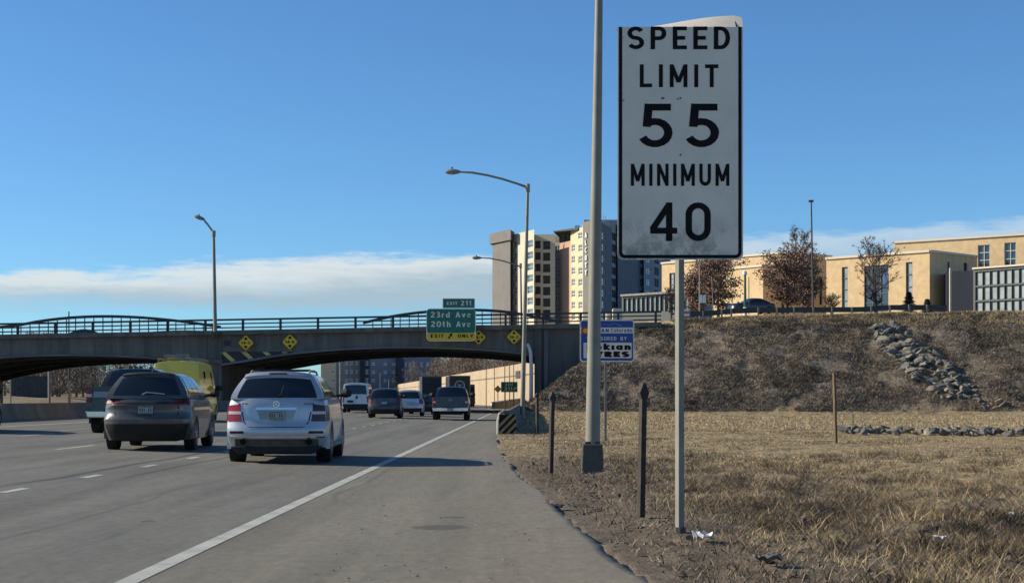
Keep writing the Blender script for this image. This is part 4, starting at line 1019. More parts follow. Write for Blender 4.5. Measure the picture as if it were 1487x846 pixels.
# retaining wall beyond the bridge
t_ = thing('retaining_wall', 'long sunlit tan retaining wall curving away beyond the bridge', 'retaining wall', (-1,210,0))
Ys_ = list(np.linspace(168, 205, 5))+list(np.linspace(217, 640, 34)); O = (-1,210,0)
def wpt(Y, off=0): return (float(wallx(Y))-1.2+off, Y)
for i in range(len(Ys_)-1):
    a, b2 = Ys_[i], Ys_[i+1]-.08; m = MB(O); zt0 = 5.6
    (xa, ya), (xb, yb3) = wpt(a), wpt(b2)
    m.hexa([(xa,ya,-.3),(xb,yb3,-.3),(xb+.5,yb3,-.3),(xa+.5,ya,-.3)][::-1], [(xa,ya,zt0),(xb,yb3,zt0),(xb+.5,yb3,zt0),(xa+.5,ya,zt0)][::-1]); m.build('wall_panel', M['wall_tan'], t_)
m = MB(O)
for i in range(len(Ys_)-1):
    (xa, ya), (xb, yb3) = wpt(Ys_[i], -.08), wpt(Ys_[i+1]-.03, -.08)
    m.hexa([(xb,yb3,4.05),(xa,ya,4.05),(xa+.06,ya,4.05),(xb+.06,yb3,4.05)], [(xb,yb3,4.2),(xa,ya,4.2),(xa+.06,ya,4.2),(xb+.06,yb3,4.2)])
m.build('panel_groove', mat('wall_joint', (.20,.16,.12), .9), t_)
m = MB(O); qa, qb = wpt(202, -.10), wpt(206.5, -.10); m.hexa([(qb[0],206.5,3.75),(qa[0],202,3.75),(qa[0]+.06,202,3.75),(qb[0]+.06,206.5,3.75)], [(qb[0],206.5,4.7),(qa[0],202,4.7),(qa[0]+.06,202,4.7),(qb[0]+.06,206.5,4.7)])
m.build('wall_opening', M['balcony_dark'], t_)
for i, (pp, yt, yb4, Yv) in enumerate(((706,524,580,180),(733,523,588,165),(740,524,588,172),(746,523,588,180),(671,520,560,300),(718,520,560,215))):
    o, q = thinpole('fence_post', ['slim dark post in front of the tan wall, directly above the black pickup side','first of three slim posts left of the tall lamp pole, under the bridge','middle of three slim posts left of the tall lamp pole, under the bridge','slim post nearest the lamp pole, under the bridge','pale post standing above the two box trucks','short slim post on top of the tan wall, between the longer posts'][i], pp, yt, Yv, .055, 'galv_dark', cat='post')

# dark apartment block under the bridge
O = (-60, 560, 0)
DA = thing('apartment_block', 'distant dark grey apartment block seen under the bridge beyond the white van', 'building', O)
sm = (2, 1, M['white'], M['pane_blue'], .25)
def facD(pa, Ya, pb, Yb, ytop_, wm, ops=()):
    facade(DA, O, plan(pa,Ya), plan(pb,Yb), -2, zt_of(ytop_, Ya), wm, ops)
r2 = [527, 539.5, 552, 564]
def colD(ls, w, h, rr=r2, sty=sm): return [(l, l+w, y-h/2, y+h/2, sty) for l in ls for y in rr]
facD(466, 540, 488, 545, 500, M['apt_cream2'], colD((481.5,), 5.5, 6.5))
facD(488, 548, 523, 556, 505, M['apt_grey'], colD((491.5,501,508,515.5), 4.6, 5.4)+[])
facD(523, 556, 537, 552, 500, M['apt_navy'], colD((530.5,), 5, 7, r2))
facD(537, 554, 575, 562, 510, M['apt_bluegrey'], colD((540,557,569), 5.2, 4.4, [528,540,552]))
facD(575, 562, 587, 560, 512, M['apt_navy'])
facD(587, 562, 640, 575, 514, M['apt_bluegrey'], colD((588,594,601.5,610,620), 3.6, 5.5, [529,541,553]))
q = [plan(466,541), plan(640,576), plan(640,590), plan(466,560)]; mass(DA, O, q, -2, zt_of(512,560), M['apt_navy'], skip=(0,))
for i, (pp, w_p, yt) in enumerate(((494,2.6,515),(552,.9,540),(564.5,1.2,550))):
    Yv = 260; q = plan(pp, Yv); o = thing('light_pole', ['pale thick pole under the bridge between the silver car and white van','thin pale pole under the bridge right of the white van','short pale pole above the distant grey car'][i], 'pole', (q.x, Yv, 0)); m = MB((q.x, Yv, 0)); r_ = w_p*Yv/F/2; m.tube([(q.x,Yv,0),(q.x,Yv,zt_of(yt,Yv) if i else 9.5)], [r_, r_*.8], 8); m.build('pole', M['galv'], o)

# dark board wall and posts seen through the left arch
O = (px(40,0,196).x, 196, 2)
t_ = thing('board_fence', 'dark board fence seen through the left arch, behind two pale posts', 'fence', O)
for i in range(9):
    l, r = 16+6.3*i, 16+6.3*i+6.1; a, b_ = px(l,545.5,196), px(r,568.5,196); m = MB(O); m.box(((a.x+b_.x)/2, 196, (a.z+b_.z)/2-.6), (b_.x-a.x, .2, a.z-b_.z+1.2)); m.build('fence_panel', mat('dark_fence_boards', (.055,.058,.062), .85, var=.2, vscale=2), t_)
for i, (pp, r_, yt, lab) in enumerate(((15.5,.09,538,'leftmost pale post seen through the left arch of the bridge'),(71.5,.16,534,'thick pale post seen through the left arch, at the dark fence end'),(102,.06,552,'short pale post right of the dark pole through the left arch'))):
    Yv = 172+i; b_ = px(pp, 583, Yv); b_.z = gz(b_.x, Yv)-.1; o = thing('pale_post', lab, 'post', tuple(b_)); m = MB(b_); m.tube([b_, px(pp, yt-12 if i < 2 else yt, Yv)], r_, 8); m.build('pole', M['galv'], o, smooth=True)

# ------------------------------------------------------------------ trees
def limbs(base, H, spread, rr, depth, seed, lean=0.0, trunkfrac=.28, up=.55, nch=(4,5)):
    R = random.Random(seed); segs = []; tips = []
    def grow(p, d, L_, r, k):
        n = 3; pts = [p]; q = p.copy(); dd_ = d.copy()
        for i in range(n):
            dd_ = (dd_+Vector((R.uniform(-1,1), R.uniform(-1,1), R.uniform(-.4,.8)))*.16).normalized()
            q = q+dd_*L_/n; pts.append(q.copy())
        segs.append((pts, [r, r*.86, r*.72, r*.58]))
        tips.append((q.copy(), k))
        if k == 0: return
        for i in range(R.randint(*nch)):
            a = R.uniform(0, 2*math.pi); side = Vector((math.cos(a), math.sin(a), R.uniform(-.15,.75)*up/.55)).normalized()
            nd = (dd_*R.uniform(.25,.75)+side*spread).normalized(); s_ = pts[R.randint(1, n)]
            grow(s_, nd, L_*R.uniform(.55,.82), r*.5, k-1)
    t0 = H*trunkfrac
    top = base+Vector((lean, 0, H*.97)); pts = [base+(top-base)*u+Vector((R.uniform(-.02,.02)*H*(u > .2), R.uniform(-.02,.02)*H, 0)) for u in (0,.12,.28,.45,.62,.8,1)]
    segs.append((pts, [rr*1.25, rr, rr*.86, rr*.66, rr*.45, rr*.26, rr*.08])); tips.append((pts[-1], 0))
    nb = int(16*(1-trunkfrac)/.7)
    for i in range(nb):
        u = trunkfrac+(1-trunkfrac)*(i+.5)/nb*.95; f = u*6; j = min(5, int(f*1.0)); 
        us_ = (0,.12,.28,.45,.62,.8,1); j = max(k for k in range(6) if us_[k] <= u); w = (u-us_[j])/(us_[j+1]-us_[j]); p_ = pts[j]*(1-w)+pts[j+1]*w
        a = i*2.4+R.uniform(-.4,.4); prof = math.sin(math.pi*min(1, max(.12, (1-u)/(1-trunkfrac)*.82+.16)))**.6
        d = Vector((math.cos(a), math.sin(a), up+.5*(u-trunkfrac))).normalized()
        grow(p_, d, H*.30*spread/.6*prof, rr*.42*(1-.7*u)+.01, depth)
    return segs, tips
def tree(name, label, cat, p_, ybase, ytop_, Yv, wpx, kind, seed, group=None, lean=0):
    g0 = gz(px(p_,0,Yv).x, Yv); base = Vector((px(p_,0,Yv).x, Yv, g0-.1)); H = px(p_,ytop_,Yv).z-base.z
    if kind != 'conifer': H *= .84
    T_ = thing(name, label, cat, tuple(base), 0, group); W_ = wpx*Yv/F
    sprd = .6*(W_/H)/.8
    R = random.Random(seed+5)
    if kind == 'conifer':
        m = MB(base); m.tube([base, base+Vector((0,0,H))], [.18,.02], 8); m.build('trunk', M['bark'], T_)
        rn = np.random.default_rng(seed); n = 2600; u = rn.random(n)**.8; a = rn.random(n)*6.28; r = (1-u)*W_/2*(.35+.65*rn.random(n))*(.75+.25*np.sin(u*42)); m = MB(base)
        for i in range(n):
            q = base+Vector((math.cos(a[i])*r[i], math.sin(a[i])*r[i], .12*H+u[i]*H*.9-r[i]*.25)); d = Vector((math.cos(a[i]), math.sin(a[i]), -.25)); s_ = .22; w = d.cross(Vector((0,0,1)))*.09
            m.add([q-w, q+w, q+d*s_*1.6], [(0,1,2)])
        m.build('crown', M['conifer'], T_, recalc=False); return T_
    segs, tips = limbs(base, H, max(.35, sprd), .02*H+.06, 2, seed, lean, trunkfrac=.22 if kind == 'oak' else .18, up=.42 if kind == 'oak' else .8, nch=(3,5))
    m = MB(base)
    for pts, rs in segs: m.tube(pts, [max(.018, r) for r in rs], 5 if rs[0] < .08 else 8, caps=False)
    m.build('trunk', M['bark'], T_, smooth=True)
    m = MB(base); rn = np.random.default_rng(seed)
    if kind == 'oak':
        for q, k in tips:
            if k > 1: continue
            for i in range(R.randint(15, 27)):
                c_ = q+Vector((R.gauss(0,.30), R.gauss(0,.30), R.gauss(-.05,.24))); v1 = Vector((R.gauss(0,1),R.gauss(0,1),R.gauss(0,1))).normalized()*.085; v2 = v1.cross(Vector((R.gauss(0,1),R.gauss(0,1),R.gauss(0,1)))).normalized()*.07
                m.add([c_-v1-v2, c_+v1-v2*.4, c_+v1*.8+v2, c_-v1*.6+v2], [(0,1,2,3)])
        m.build('crown', M['oak_leaf'], T_, recalc=False)
    else:
        for q, k in tips:
            for i in range(R.randint(9, 15)):
                d = Vector((R.gauss(0,.8),R.gauss(0,.8),R.gauss(.5,.6))).normalized()*R.uniform(.35,.95)*H/9; w = d.cross(Vector((R.gauss(0,1),R.gauss(0,1),.3))).normalized()*.013
                s_ = q-d*.25; m.add([s_-w, s_+w, s_+d], [(0,1,2)])
        m.build('crown', M['twig'], T_, recalc=False)
    return T_
tree('oak_tree', 'rust-brown oak tree standing left of the green pole, under the speed limit sign', 'tree', 1043, 458, 376, 166, 64, 'oak', 11)
tree('oak_tree', 'smaller brown oak tree directly right of the speed limit sign post', 'tree', 1012, 458, 398, 175, 40, 'oak', 12)
tree('oak_tree', 'widest rust-brown oak tree, behind the black sedan', 'tree', 1143, 458, 368, 172, 88, 'oak', 23)
tree('oak_tree', 'brown oak tree just left of the very tall thin light pole', 'tree', 1168, 458, 378, 180, 50, 'oak', 14)
tree('bare_tree', 'tall slender bare tree rising above the brown oaks', 'tree', 1165, 458, 327, 186, 34, 'bare', 15, lean=-.3)
tree('bare_tree', 'dark bare spreading tree in front of the buff building windows', 'tree', 1272, 458, 356, 180, 78, 'bare', 16)
tree('bare_shrub', 'small bare shrub left of the spreading bare tree', 'shrub', 1207, 458, 432, 190, 30, 'bare', 17)
tree('conifer_tree', 'small dark conifer below the narrow right window of the buff building', 'tree', 1320, 458, 424, 185, 46, 'conifer', 18)
tree('conifer_tree', 'smallest conifer, at the brick corner right of the other conifer', 'tree', 1346.5, 458, 434, 190, 28, 'conifer', 19)
tree('bare_tree', 'small bare tree in front of the glass pavilion', 'tree', 975, 458, 418, 185, 24, 'bare', 20)

# far wooded slopes: brown brush beyond both arches
def wood(name, label, spots, m_, seed):
    R = random.Random(seed); m = MB()
    for (x, y, h, w) in spots:
        z = gz(x, y); b0 = Vector((x, y, z-.2))
        m.tube([b0, b0+Vector((R.uniform(-.5,.5),0,h*.6))], [.14+h*.008,.05], 4, caps=False)
        for i in range(int(700*w*h/50)+100):
            u = R.random(); rr_ = w*.5*math.sin(math.pi*min(.97, .12+u*.8))**.7
            q = b0+Vector((R.gauss(0,.5)*rr_, R.gauss(0,.5)*rr_, h*(.08+.9*u))); d = Vector((R.gauss(0,.6),R.gauss(0,.6),R.gauss(.8,.4))).normalized()*R.uniform(.5,1.3); wv = d.cross(Vector((R.gauss(0,1),R.gauss(0,1),.3))).normalized()*R.uniform(.03,.075)
            m.add([q-wv, q+wv, q+d], [(0,1,2)])
    o = m.build(name, m_, None, recalc=False); tag(o, label, 'wood', kind='stuff'); return o
R = random.Random(3); sp1 = []
for i in range(64):
    Y = R.uniform(205, 330); p_ = R.uniform(-40, 330); sp1.append((px(p_,0,Y).x, Y, R.uniform(6,10), R.uniform(5,8)))
wood('bare_wood', 'brown leafless thicket seen through the left arch of the bridge', sp1, M['twig2'], 4)
sp2 = []
for i in range(60):
    Y = R.uniform(290, 620); x = float(wallx(Y))+4+abs(R.gauss(0, 20)); h = R.uniform(5,10)
    if abs((x*F/Y)+765-700) > 110: continue
    sp2.append((x, Y, h, R.uniform(5,9)))
wood('bare_wood', 'brown and grey leafless woods above the tan retaining wall', sp2, M['twig2'], 6)
for i, (pp, Yv, yt, w_) in enumerate(((575,420,531,22),(672,470,519,26))):
    tree('conifer_tree', ['dark evergreen in front of the distant apartment block','dark evergreen on the skyline above the right box truck'][i], 'tree', pp, 570, yt, Yv, w_, 'conifer', 31+i)

# ------------------------------------------------------------------ vehicles
def paint(name, c, metal=.55, dust=.35):
    return mat(name, c, .32, metal=metal, var=.06, vscale=2, dirt=tuple(.5*x+.5*y for x, y in zip(c, (.30,.27,.23))), dirt_amt=dust, coat=.6)
P_silver = paint('silver_paint', (.50,.52,.54), .45); P_gray = paint('dark_grey_paint', (.075,.073,.070), .25); P_black = paint('black_paint', (.014,.015,.018), .3, .2)
P_white = paint('white_van_paint', (.62,.63,.63), .0, .25); P_navy = paint('navy_paint', (.018,.025,.045), .4, .2); P_yellow = paint('yellow_paint', (.86,.60,.03), .0, .3); P_lsilver = paint('light_silver_paint', (.46,.48,.50), .5)

def ip(tab, x): return float(np.interp(x, [q[0] for q in tab], [q[1] for q in tab]))
class Veh:
    def __init__(s, name, label, cat, x, y, z, yaw, sp, group=None):
        s.sp = dict(dict(L=4.7, W=1.9, H=1.72, sill=.27, belt=1.08, hood=.98, tr=.35, tw=.24, wb=(.88,3.70), gy=(.22,.62,3.05,3.75), gw=(.94,.74),
                    rp=[(.27,.10),(.42,.02),(.60,0),(.72,.03),(.85,.10),(1.2,.14)], crn=.18, paint=P_gray), **sp)
        s.T = thing(name, label, cat, (x, y, z), yaw, group)
    def low(s, u, v, w):
        q = s.sp; L_, W_ = q['L'], q['W']; zt = q['belt'] if v*L_ < q['gy'][3]-.1 else q['belt']+(q['hood']-q['belt'])*((v*L_-q['gy'][3]+.1)/(L_-q['gy'][3]+.1))**.8
        if v > .93: zt -= (zt-q['sill'])*.35*((v-.93)/.07)**2
        z = q['sill']+w*(zt-q['sill']); hw = W_/2*ip([(0,.93),(.25,.985),(.5,1),(.75,.985),(1,.94)], w)
        yr = ip(q['rp'], z)+q['crn']*abs(u)**4; yf = L_-.28*abs(u)**3-.10*w
        y = yr+(yf-yr)*v; e = max(0, 1-v/.07); f = max(0, (v-.9)/.1)
        x = u*hw*(1-.045*e*e-.10*f*f); z -= .03*(abs(u)**6)*(w == 1)
        return Vector((x, y, z))
    def grn(s, u, v, w):
        q = s.sp; g = q['gy']; H = q['H']; yr = g[0]+(g[1]-g[0])*w**1.15+.07*u*u; yf = g[3]+(g[2]-g[3])*w-.16*u*u
        y = yr+(yf-yr)*v; e = w
        x = u*q['W']/2*(q['gw'][0]+(q['gw'][1]-q['gw'][0])*e**1.5)
        zr = H-.055*u*u-.035*u**8-.04*max(0, (v-.75)/.25)-.03*max(0, 1-v/.12)
        z = q['belt']-.015+w*(zr-q['belt']+.015); return Vector((x, y, z))
    def shell(s, fn, nu, nv, nw, name, m_, bottom=True):
        m = MB(); idx = {}
        def pt(u, v, w):
            p_ = fn(u, v, w); k = (round(p_.x,4), round(p_.y,4), round(p_.z,4))
            if k not in idx: idx[k] = len(m.v); m.v.append(tuple(p_))
            return idx[k]
        U = [-1+2*i/nu for i in range(nu+1)]; V = [i/nv for i in range(nv+1)]; Wl = [i/nw for i in range(nw+1)]
        V = [v**1.0 for v in V]
        def quad(a, b_, c_, d):
            f = []
            for i in (a, b_, c_, d):
                if i not in f: f.append(i)
            if len(f) > 2: m.f.append(tuple(f)); m.m.append(0)
        for i in range(nu):
            for k in range(nw):
                quad(pt(U[i],0,Wl[k]), pt(U[i+1],0,Wl[k]), pt(U[i+1],0,Wl[k+1]), pt(U[i],0,Wl[k+1]))
                quad(pt(U[i+1],1,Wl[k]), pt(U[i],1,Wl[k]), pt(U[i],1,Wl[k+1]), pt(U[i+1],1,Wl[k+1]))
            for j in range(nv):
                quad(pt(U[i],V[j],1), pt(U[i+1],V[j],1), pt(U[i+1],V[j+1],1), pt(U[i],V[j+1],1))
                if bottom: quad(pt(U[i],V[j+1],0), pt(U[i+1],V[j+1],0), pt(U[i+1],V[j],0), pt(U[i],V[j],0))
        for j in range(nv):
            for k in range(nw):
                quad(pt(1,V[j],Wl[k]), pt(1,V[j+1],Wl[k]), pt(1,V[j+1],Wl[k+1]), pt(1,V[j],Wl[k+1]))
                quad(pt(-1,V[j+1],Wl[k]), pt(-1,V[j],Wl[k]), pt(-1,V[j],Wl[k+1]), pt(-1,V[j+1],Wl[k+1]))
        return m.build(name, m_, s.T, smooth=True)
    def patch(s, fn, face, cr, off, name, m_, na=8, nb=4, parent=None, label=None):
        """cr: four (a,b) corners ccw; the patch follows the body a little proud"""
        def base(a, b_):
            return fn(a, 0, b_) if face == 'rear' else fn(1, a, b_) if face == 'right' else fn(-1, a, b_) if face == 'left' else fn(a, 1, b_) if face == 'front' else fn(a, b_, 1)
        cen = Vector((0, s.sp['L']/2, .8)); m = MB(); inn = []; out_ = []
        for j in range(nb+1):
            for i in range(na+1):
                f, g = i/na, j/nb
                a = (cr[0][0]*(1-f)+cr[1][0]*f)*(1-g)+(cr[3][0]*(1-f)+cr[2][0]*f)*g
                b_ = (cr[0][1]*(1-f)+cr[1][1]*f)*(1-g)+(cr[3][1]*(1-f)+cr[2][1]*f)*g
                p0 = base(a, b_); e = .004; t1 = base(a+e, b_)-base(a-e, b_); t2 = base(a, b_+e)-base(a, b_-e)
                n = t1.cross(t2); n = n.normalized() if n.length > 1e-9 else Vector((0,-1,0))
                ref = {'rear': Vector((0,-1,.2)), 'front': Vector((0,1,.2)), 'right': Vector((1,0,0)), 'left': Vector((-1,0,0)), 'top': Vector((0,0,1))}[face]
                if n.dot(ref) < 0: n = -n
                out_.append(p0+n*off); inn.append(p0-n*.012)
        k = na+1; m.v = [tuple(v) for v in out_+inn]; q = len(out_)
        for j in range(nb):
            for i in range(na): m.f.append((j*k+i, j*k+i+1, (j+1)*k+i+1, (j+1)*k+i)); m.m.append(0)
        rim_ = [i for i in range(k)]+[(j+1)*k-1 for j in range(1, nb+1)]+[nb*k+i for i in range(na-1, -1, -1)]+[j*k for j in range(nb-1, 0, -1)]
        for i in range(len(rim_)):
            a, b_ = rim_[i], rim_[(i+1)%len(rim_)]; m.f.append((a, b_, b_+q, a+q)); m.m.append(0)
        return m.build(name, m_, parent or s.T, smooth=True, label=label)
    def lowu(s, z): q = s.sp; return (z-q['sill'])/(q['belt']-q['sill'])
    def wheels(s, rim=True):
        q = s.sp; r, w = q['tr'], q['tw']; first = None
        for sd in (1, -1):
            for y in q['wb']:
                x = sd*(q['W']/2-w/2-.005); m = MB()
                pr = [(-w/2,r*.80),(-w/2*.96,r*.95),(-w/2*.7,r),(w/2*.7,r),(w/2*.96,r*.95),(w/2,r*.80)]
                m.tube([(x+a, y, r) for a, _ in pr], [b_ for _, b_ in pr], 26); wh = m.build('tyre', M['tyre'], s.T, smooth=True)
                m = MB(); m.tube([(x+sd*(w/2-.03), y, r), (x+sd*(w/2+.012), y, r)], [r*.66, r*.62], 20); m.build('rim', M['rim'], wh)
                m = MB(); 
                for i in range(10):
                    a = 2*math.pi*i/10; m.add([(x+sd*(w/2+.016), y+r*.60*math.cos(a+.18), r+r*.60*math.sin(a+.18)), (x+sd*(w/2+.016), y+r*.60*math.cos(a-.12), r+r*.60*math.sin(a-.12)), (x+sd*(w/2+.016), y+r*.16*math.cos(a), r+r*.16*math.sin(a))], [(0,1,2)])
                m.build('spoke_gap', M['trim'], wh)
                # arch lip and dark housing
                m = MB(); xo = sd*(q['W']/2+.004)
                N = 14; ra, rb = r*1.16, r*1.30
                A1 = [(xo, y+ra*math.cos(rad(-12+204*i/N)), r+ra*math.sin(rad(-12+204*i/N))) for i in range(N+1)]; A2 = [(xo, y+rb*math.cos(rad(-12+204*i/N)), r+rb*math.sin(rad(-12+204*i/N))) for i in range(N+1)]
                A3 = [(xo-sd*.08, a[1], a[2]) for a in A2]; n = N+1
                m.add(A1+A2+A3, [(i, i+1, n+i+1, n+i) for i in range(N)]+[(n+i, n+i+1, 2*n+i+1, 2*n+i) for i in range(N)]); m.build('arch_lip', q.get('archm', q['paint']), s.T, recalc=False)
                m = MB(); xi = sd*(q['W']/2-.002+.003); m.add([(xi, y+ra*math.cos(rad(-12+204*i/N)), r+ra*math.sin(rad(-12+204*i/N))) for i in range(N+1)], [tuple(range(N+1))]); m.build('wheel_well', M['trim'], s.T, recalc=False)
        m = MB(); m.box((0, q['L']/2, q['sill']+.01), (q['W']*.62, q['L']*.82, .08)); m.build('underbody', M['trim'], s.T)
        m = MB(); m.tube([(-q['W']/2+.3, q['wb'][0], r),(q['W']/2-.3, q['wb'][0], r)], .05, 8); m.build('axle', M['trim'], s.T)
    def sidewin(s, n=3, v0=.06, v1=.92, w0=.10, w1=.88, m_=None):
        for face in ('right', 'left'):
            for i in range(n):
                a = v0+(v1-v0)*i/n+.008; b_ = v0+(v1-v0)*(i+1)/n-.008; sl0 = .04 if i == 0 else 0; sl1 = .05 if i == n-1 else 0
                s.patch(s.grn, face, [(a,w0),(b_,w0),(b_-sl1,w1),(a+sl0,w1)], .005, 'side_window', m_ or M['glass_dark'], 6, 5)
    def mirrors(s, z=None, y=None, col=None, big=1.0):
        q = s.sp; z = z or q['belt']+.10; y = y or q['gy'][3]-.35
        for sd in (1, -1):
            m = MB(); x = sd*(q['W']/2+.10*big); m.tube([(x-sd*.09*big, y, z), (x+sd*.0, y-.01, z+.01), (x+sd*.10*big, y+.02, z)], [.075*big, .105*big, .06*big], 10)
            mm = m.build('mirror', col or q['paint'], s.T, smooth=True)
            m = MB(); m.beam((sd*(q['W']/2-.10), y, z-.05), (x, y, z-.03), .07, .05); m.build('mirror_arm', M['trim'], mm)
    def plate(s, z, w=.31, h=.16, x=0, marks=True, y=None):
        y0 = (s.low(x/(s.sp['W']/2), 0, s.lowu(z)).y if y is None else y)-.03
        m = MB(); m.box((x, y0+.008, z), (w, .012, h)); pl = m.build('plate', M['plate'], s.T)
        if marks:
            m = MB(); R = random.Random(5)
            for i in range(6):
                if i == 3: continue
                xx = x-.115+i*.045; m.add([(xx-.013,y0-.001,z-.035),(xx+.013,y0-.001,z-.035),(xx+.013,y0-.001,z+.035),(xx-.013,y0-.001,z+.035)], [(0,1,2,3)])
            for zz in (.06,-.062): m.add([(x-.13,y0-.001,z+zz-.008),(x+.13,y0-.001,z+zz-.008),(x+.13,y0-.001,z+zz+.008),(x-.13,y0-.001,z+zz+.008)], [(0,1,2,3)])
            m.build('plate_print', M['plate_green'], pl, recalc=False)
    def exhaust(s, xs_, z=.40, y=.02, r=.045):
        for x in xs_:
            m = MB(); m.tube([(x,y,z),(x,y+.25,z)], [r,r], 14, caps=False); m.tube([(x,y+.002,z),(x,y+.25,z)], [r*.82,r*.82], 14, caps=False); ex = m.build('exhaust', M['galv_dark'], s.T, recalc=False); m = MB(); m.tube([(x,y+.02,z),(x,y+.03,z)], [r*.9,r*.9], 12); m.build('exhaust_bore', M['sign_black'], ex)
    def rails(s, a=.10, b_=.80, u=.80, m_=None):
        for sd in (1,-1):
            m = MB(); pts = []
            for i in range(9):
                v = a+(b_-a)*i/8; p_ = s.grn(sd*u, v, 1); pts.append(p_+Vector((0,0,.055 if 0 < i < 8 else .0)))
            m.tube(pts, .022, 6); m.build('roof_rail', m_ or M['galv'], s.T, smooth=True)

def place(pxc, base_y):
    """road position whose wheels touch at photo row base_y; the road rises 2% to the left"""
    k = abs(pxc-765)/F; Y = 1.356/((base_y-576)/F+.02*k); return (pxc-765)/F*Y, Y, float(road_z((pxc-765)/F*Y))
def suv(name, label, cat, x, Y, z, yaw, sp, style):
    c_ = Veh(name, label, cat, x, Y, z, yaw, sp); q = c_.sp; lu = c_.lowu
    c_.shell(c_.low, 16, 34, 12, 'body', q['paint']); c_.shell(c_.grn, 12, 14, 8, 'cabin', q['paint'], bottom=False); c_.wheels(); c_.sidewin(style.get('nwin', 3)); c_.mirrors(col=M['trim'])
    c_.patch(c_.grn, 'front', [(-.86,.10),(.86,.10),(.80,.92),(-.80,.92)], .006, 'windscreen', M['glass_dark'])
    return c_, q, lu
YAW = rad(2.6)
# --- silver SUV
x, Y, z = place(402, 673.5); Y = 29.4; x = -4.72
c_, q, lu = suv('silver_suv', 'silver SUV with roof rails and twin exhausts, nearest car in the right lane', 'car', x, Y, z, YAW,
    dict(L=4.78, W=1.95, H=1.755, sill=.30, belt=1.235, hood=1.06, tr=.375, tw=.28, wb=(.93,3.85), gy=(.14,.46,3.0,3.85), gw=(.90,.68), paint=P_silver,
         rp=[(.30,.12),(.44,.05),(.52,.0),(.66,-.02),(.72,.03),(.80,.06),(1.1,.09),(1.24,.15)], crn=.16), {'nwin': 3})
T = c_.T
c_.patch(c_.grn, 'rear', [(-.86,.055),(.86,.055),(.84,.80),(-.84,.80)], .006, 'rear_window', M['glass_dark'], 14, 6)
c_.patch(c_.grn, 'rear', [(-.90,.87),(.90,.87),(.92,1.0),(-.92,1.0)], .045, 'spoiler', P_silver, 14, 3)
c_.patch(c_.grn, 'rear', [(-.24,.885),(.24,.885),(.24,.935),(-.24,.935)], .05, 'brake_light', M['lamp_dark'], 6, 1)
for sd in (-1, 1):
    m_ = M['lamp_red'] if sd < 0 else M['lamp_dark']  # lit left lamp, shaded right lamp: the shade is in the colour
    a = c_.patch(c_.low, 'rear', [(sd*.70,lu(.80)),(sd*.985,lu(.80)),(sd*.985,lu(1.10)),(sd*.76,lu(1.12))], .012, 'tail_light', m_, 6, 6)
    c_.patch(c_.low, 'rear', [(sd*.715,lu(.935)),(sd*.985,lu(.935)),(sd*.985,lu(.99)),(sd*.73,lu(.99))], .017, 'clear_band', M['lamp_clear'], 6, 2, parent=a)
    c_.patch(c_.low, 'right' if sd > 0 else 'left', [(0.0,lu(.80)),(.045,lu(.82)),(.035,lu(1.10)),(0.0,lu(1.10))], .012, 'tail_light', m_, 3, 4)
    c_.patch(c_.low, 'rear', [(sd*.66,lu(.575)),(sd*.95,lu(.575)),(sd*.95,lu(.622)),(sd*.66,lu(.622))], .008, 'reflector', M['lamp_dark'], 6, 2)
# tailgate shut lines, handle bar, badge, wiper
seam = mat('panel_gap', (.02,.02,.022), .8)
def seamline(c_, pts, w=.010):
    for (a, b_) in zip(pts[:-1], pts[1:]):
        d = Vector((b_[0]-a[0], b_[1]-a[1])); n = Vector((-d.y, d.x)).normalized()*w
        c_.patch(c_.low, 'rear', [(a[0]-n.x, a[1]-n.y), (b_[0]-n.x, b_[1]-n.y), (b_[0]+n.x, b_[1]+n.y), (a[0]+n.x, a[1]+n.y)], .003, 'shut_line', seam, 6, 1)
seamline(c_, [(-.70,lu(.98)),(-.66,lu(.82)),(-.60,lu(.72)),(-.52,lu(.70)),(.52,lu(.70)),(.60,lu(.72)),(.66,lu(.82)),(.70,lu(.98))], .012)
c_.patch(c_.low, 'rear', [(-.42,lu(1.025)),(.42,lu(1.025)),(.42,lu(1.055)),(-.42,lu(1.055))], .03, 'handle_bar', M['chrome'], 10, 1)
c_.patch(c_.low, 'rear', [(-.33,lu(.83)),(.33,lu(.83)),(.40,lu(1.01)),(-.40,lu(1.01))], .002, 'plate_recess', mat('silver_recess', (.33,.35,.37), .45, metal=.4), 10, 3)
c_.plate(.915, w=.32, h=.17, y=.045)
yb5 = .055
m = MB(); N = 24
for r1_, r0_ in ((.062,.050),):
    A1 = [(r1_*math.cos(2*math.pi*i/N), yb5, 1.125+r1_*math.sin(2*math.pi*i/N)) for i in range(N)]; A2 = [(r0_*math.cos(2*math.pi*i/N), yb5, 1.125+r0_*math.sin(2*math.pi*i/N)) for i in range(N)]
    m.add(A1+A2+[(a, b_+.02, c2) for a, b_, c2 in A1], [(i, (i+1)%N, N+(i+1)%N, N+i) for i in range(N)]+[(i, (i+1)%N, 2*N+(i+1)%N, 2*N+i) for i in range(N)])
for a in (90, 210, 330): 
    cx_, cz_ = .052*math.cos(rad(a)), .052*math.sin(rad(a)); n_ = Vector((-math.sin(rad(a)), math.cos(rad(a))))*.010
    m.add([(n_.x, yb5, 1.125+n_.y), (-n_.x, yb5, 1.125-n_.y), (cx_, yb5, 1.125+cz_)], [(0,1,2)])
m.build('badge', M['chrome'], T, recalc=False)
m = MB(); 
for sd, wd in ((-1,.20),(1,.17)):
    for i in range(3): m.box((sd*.62-.07+i*.065, .095, 1.135), (.048,.006,.022))
m.build('model_badge', M['galv_dark'], T)
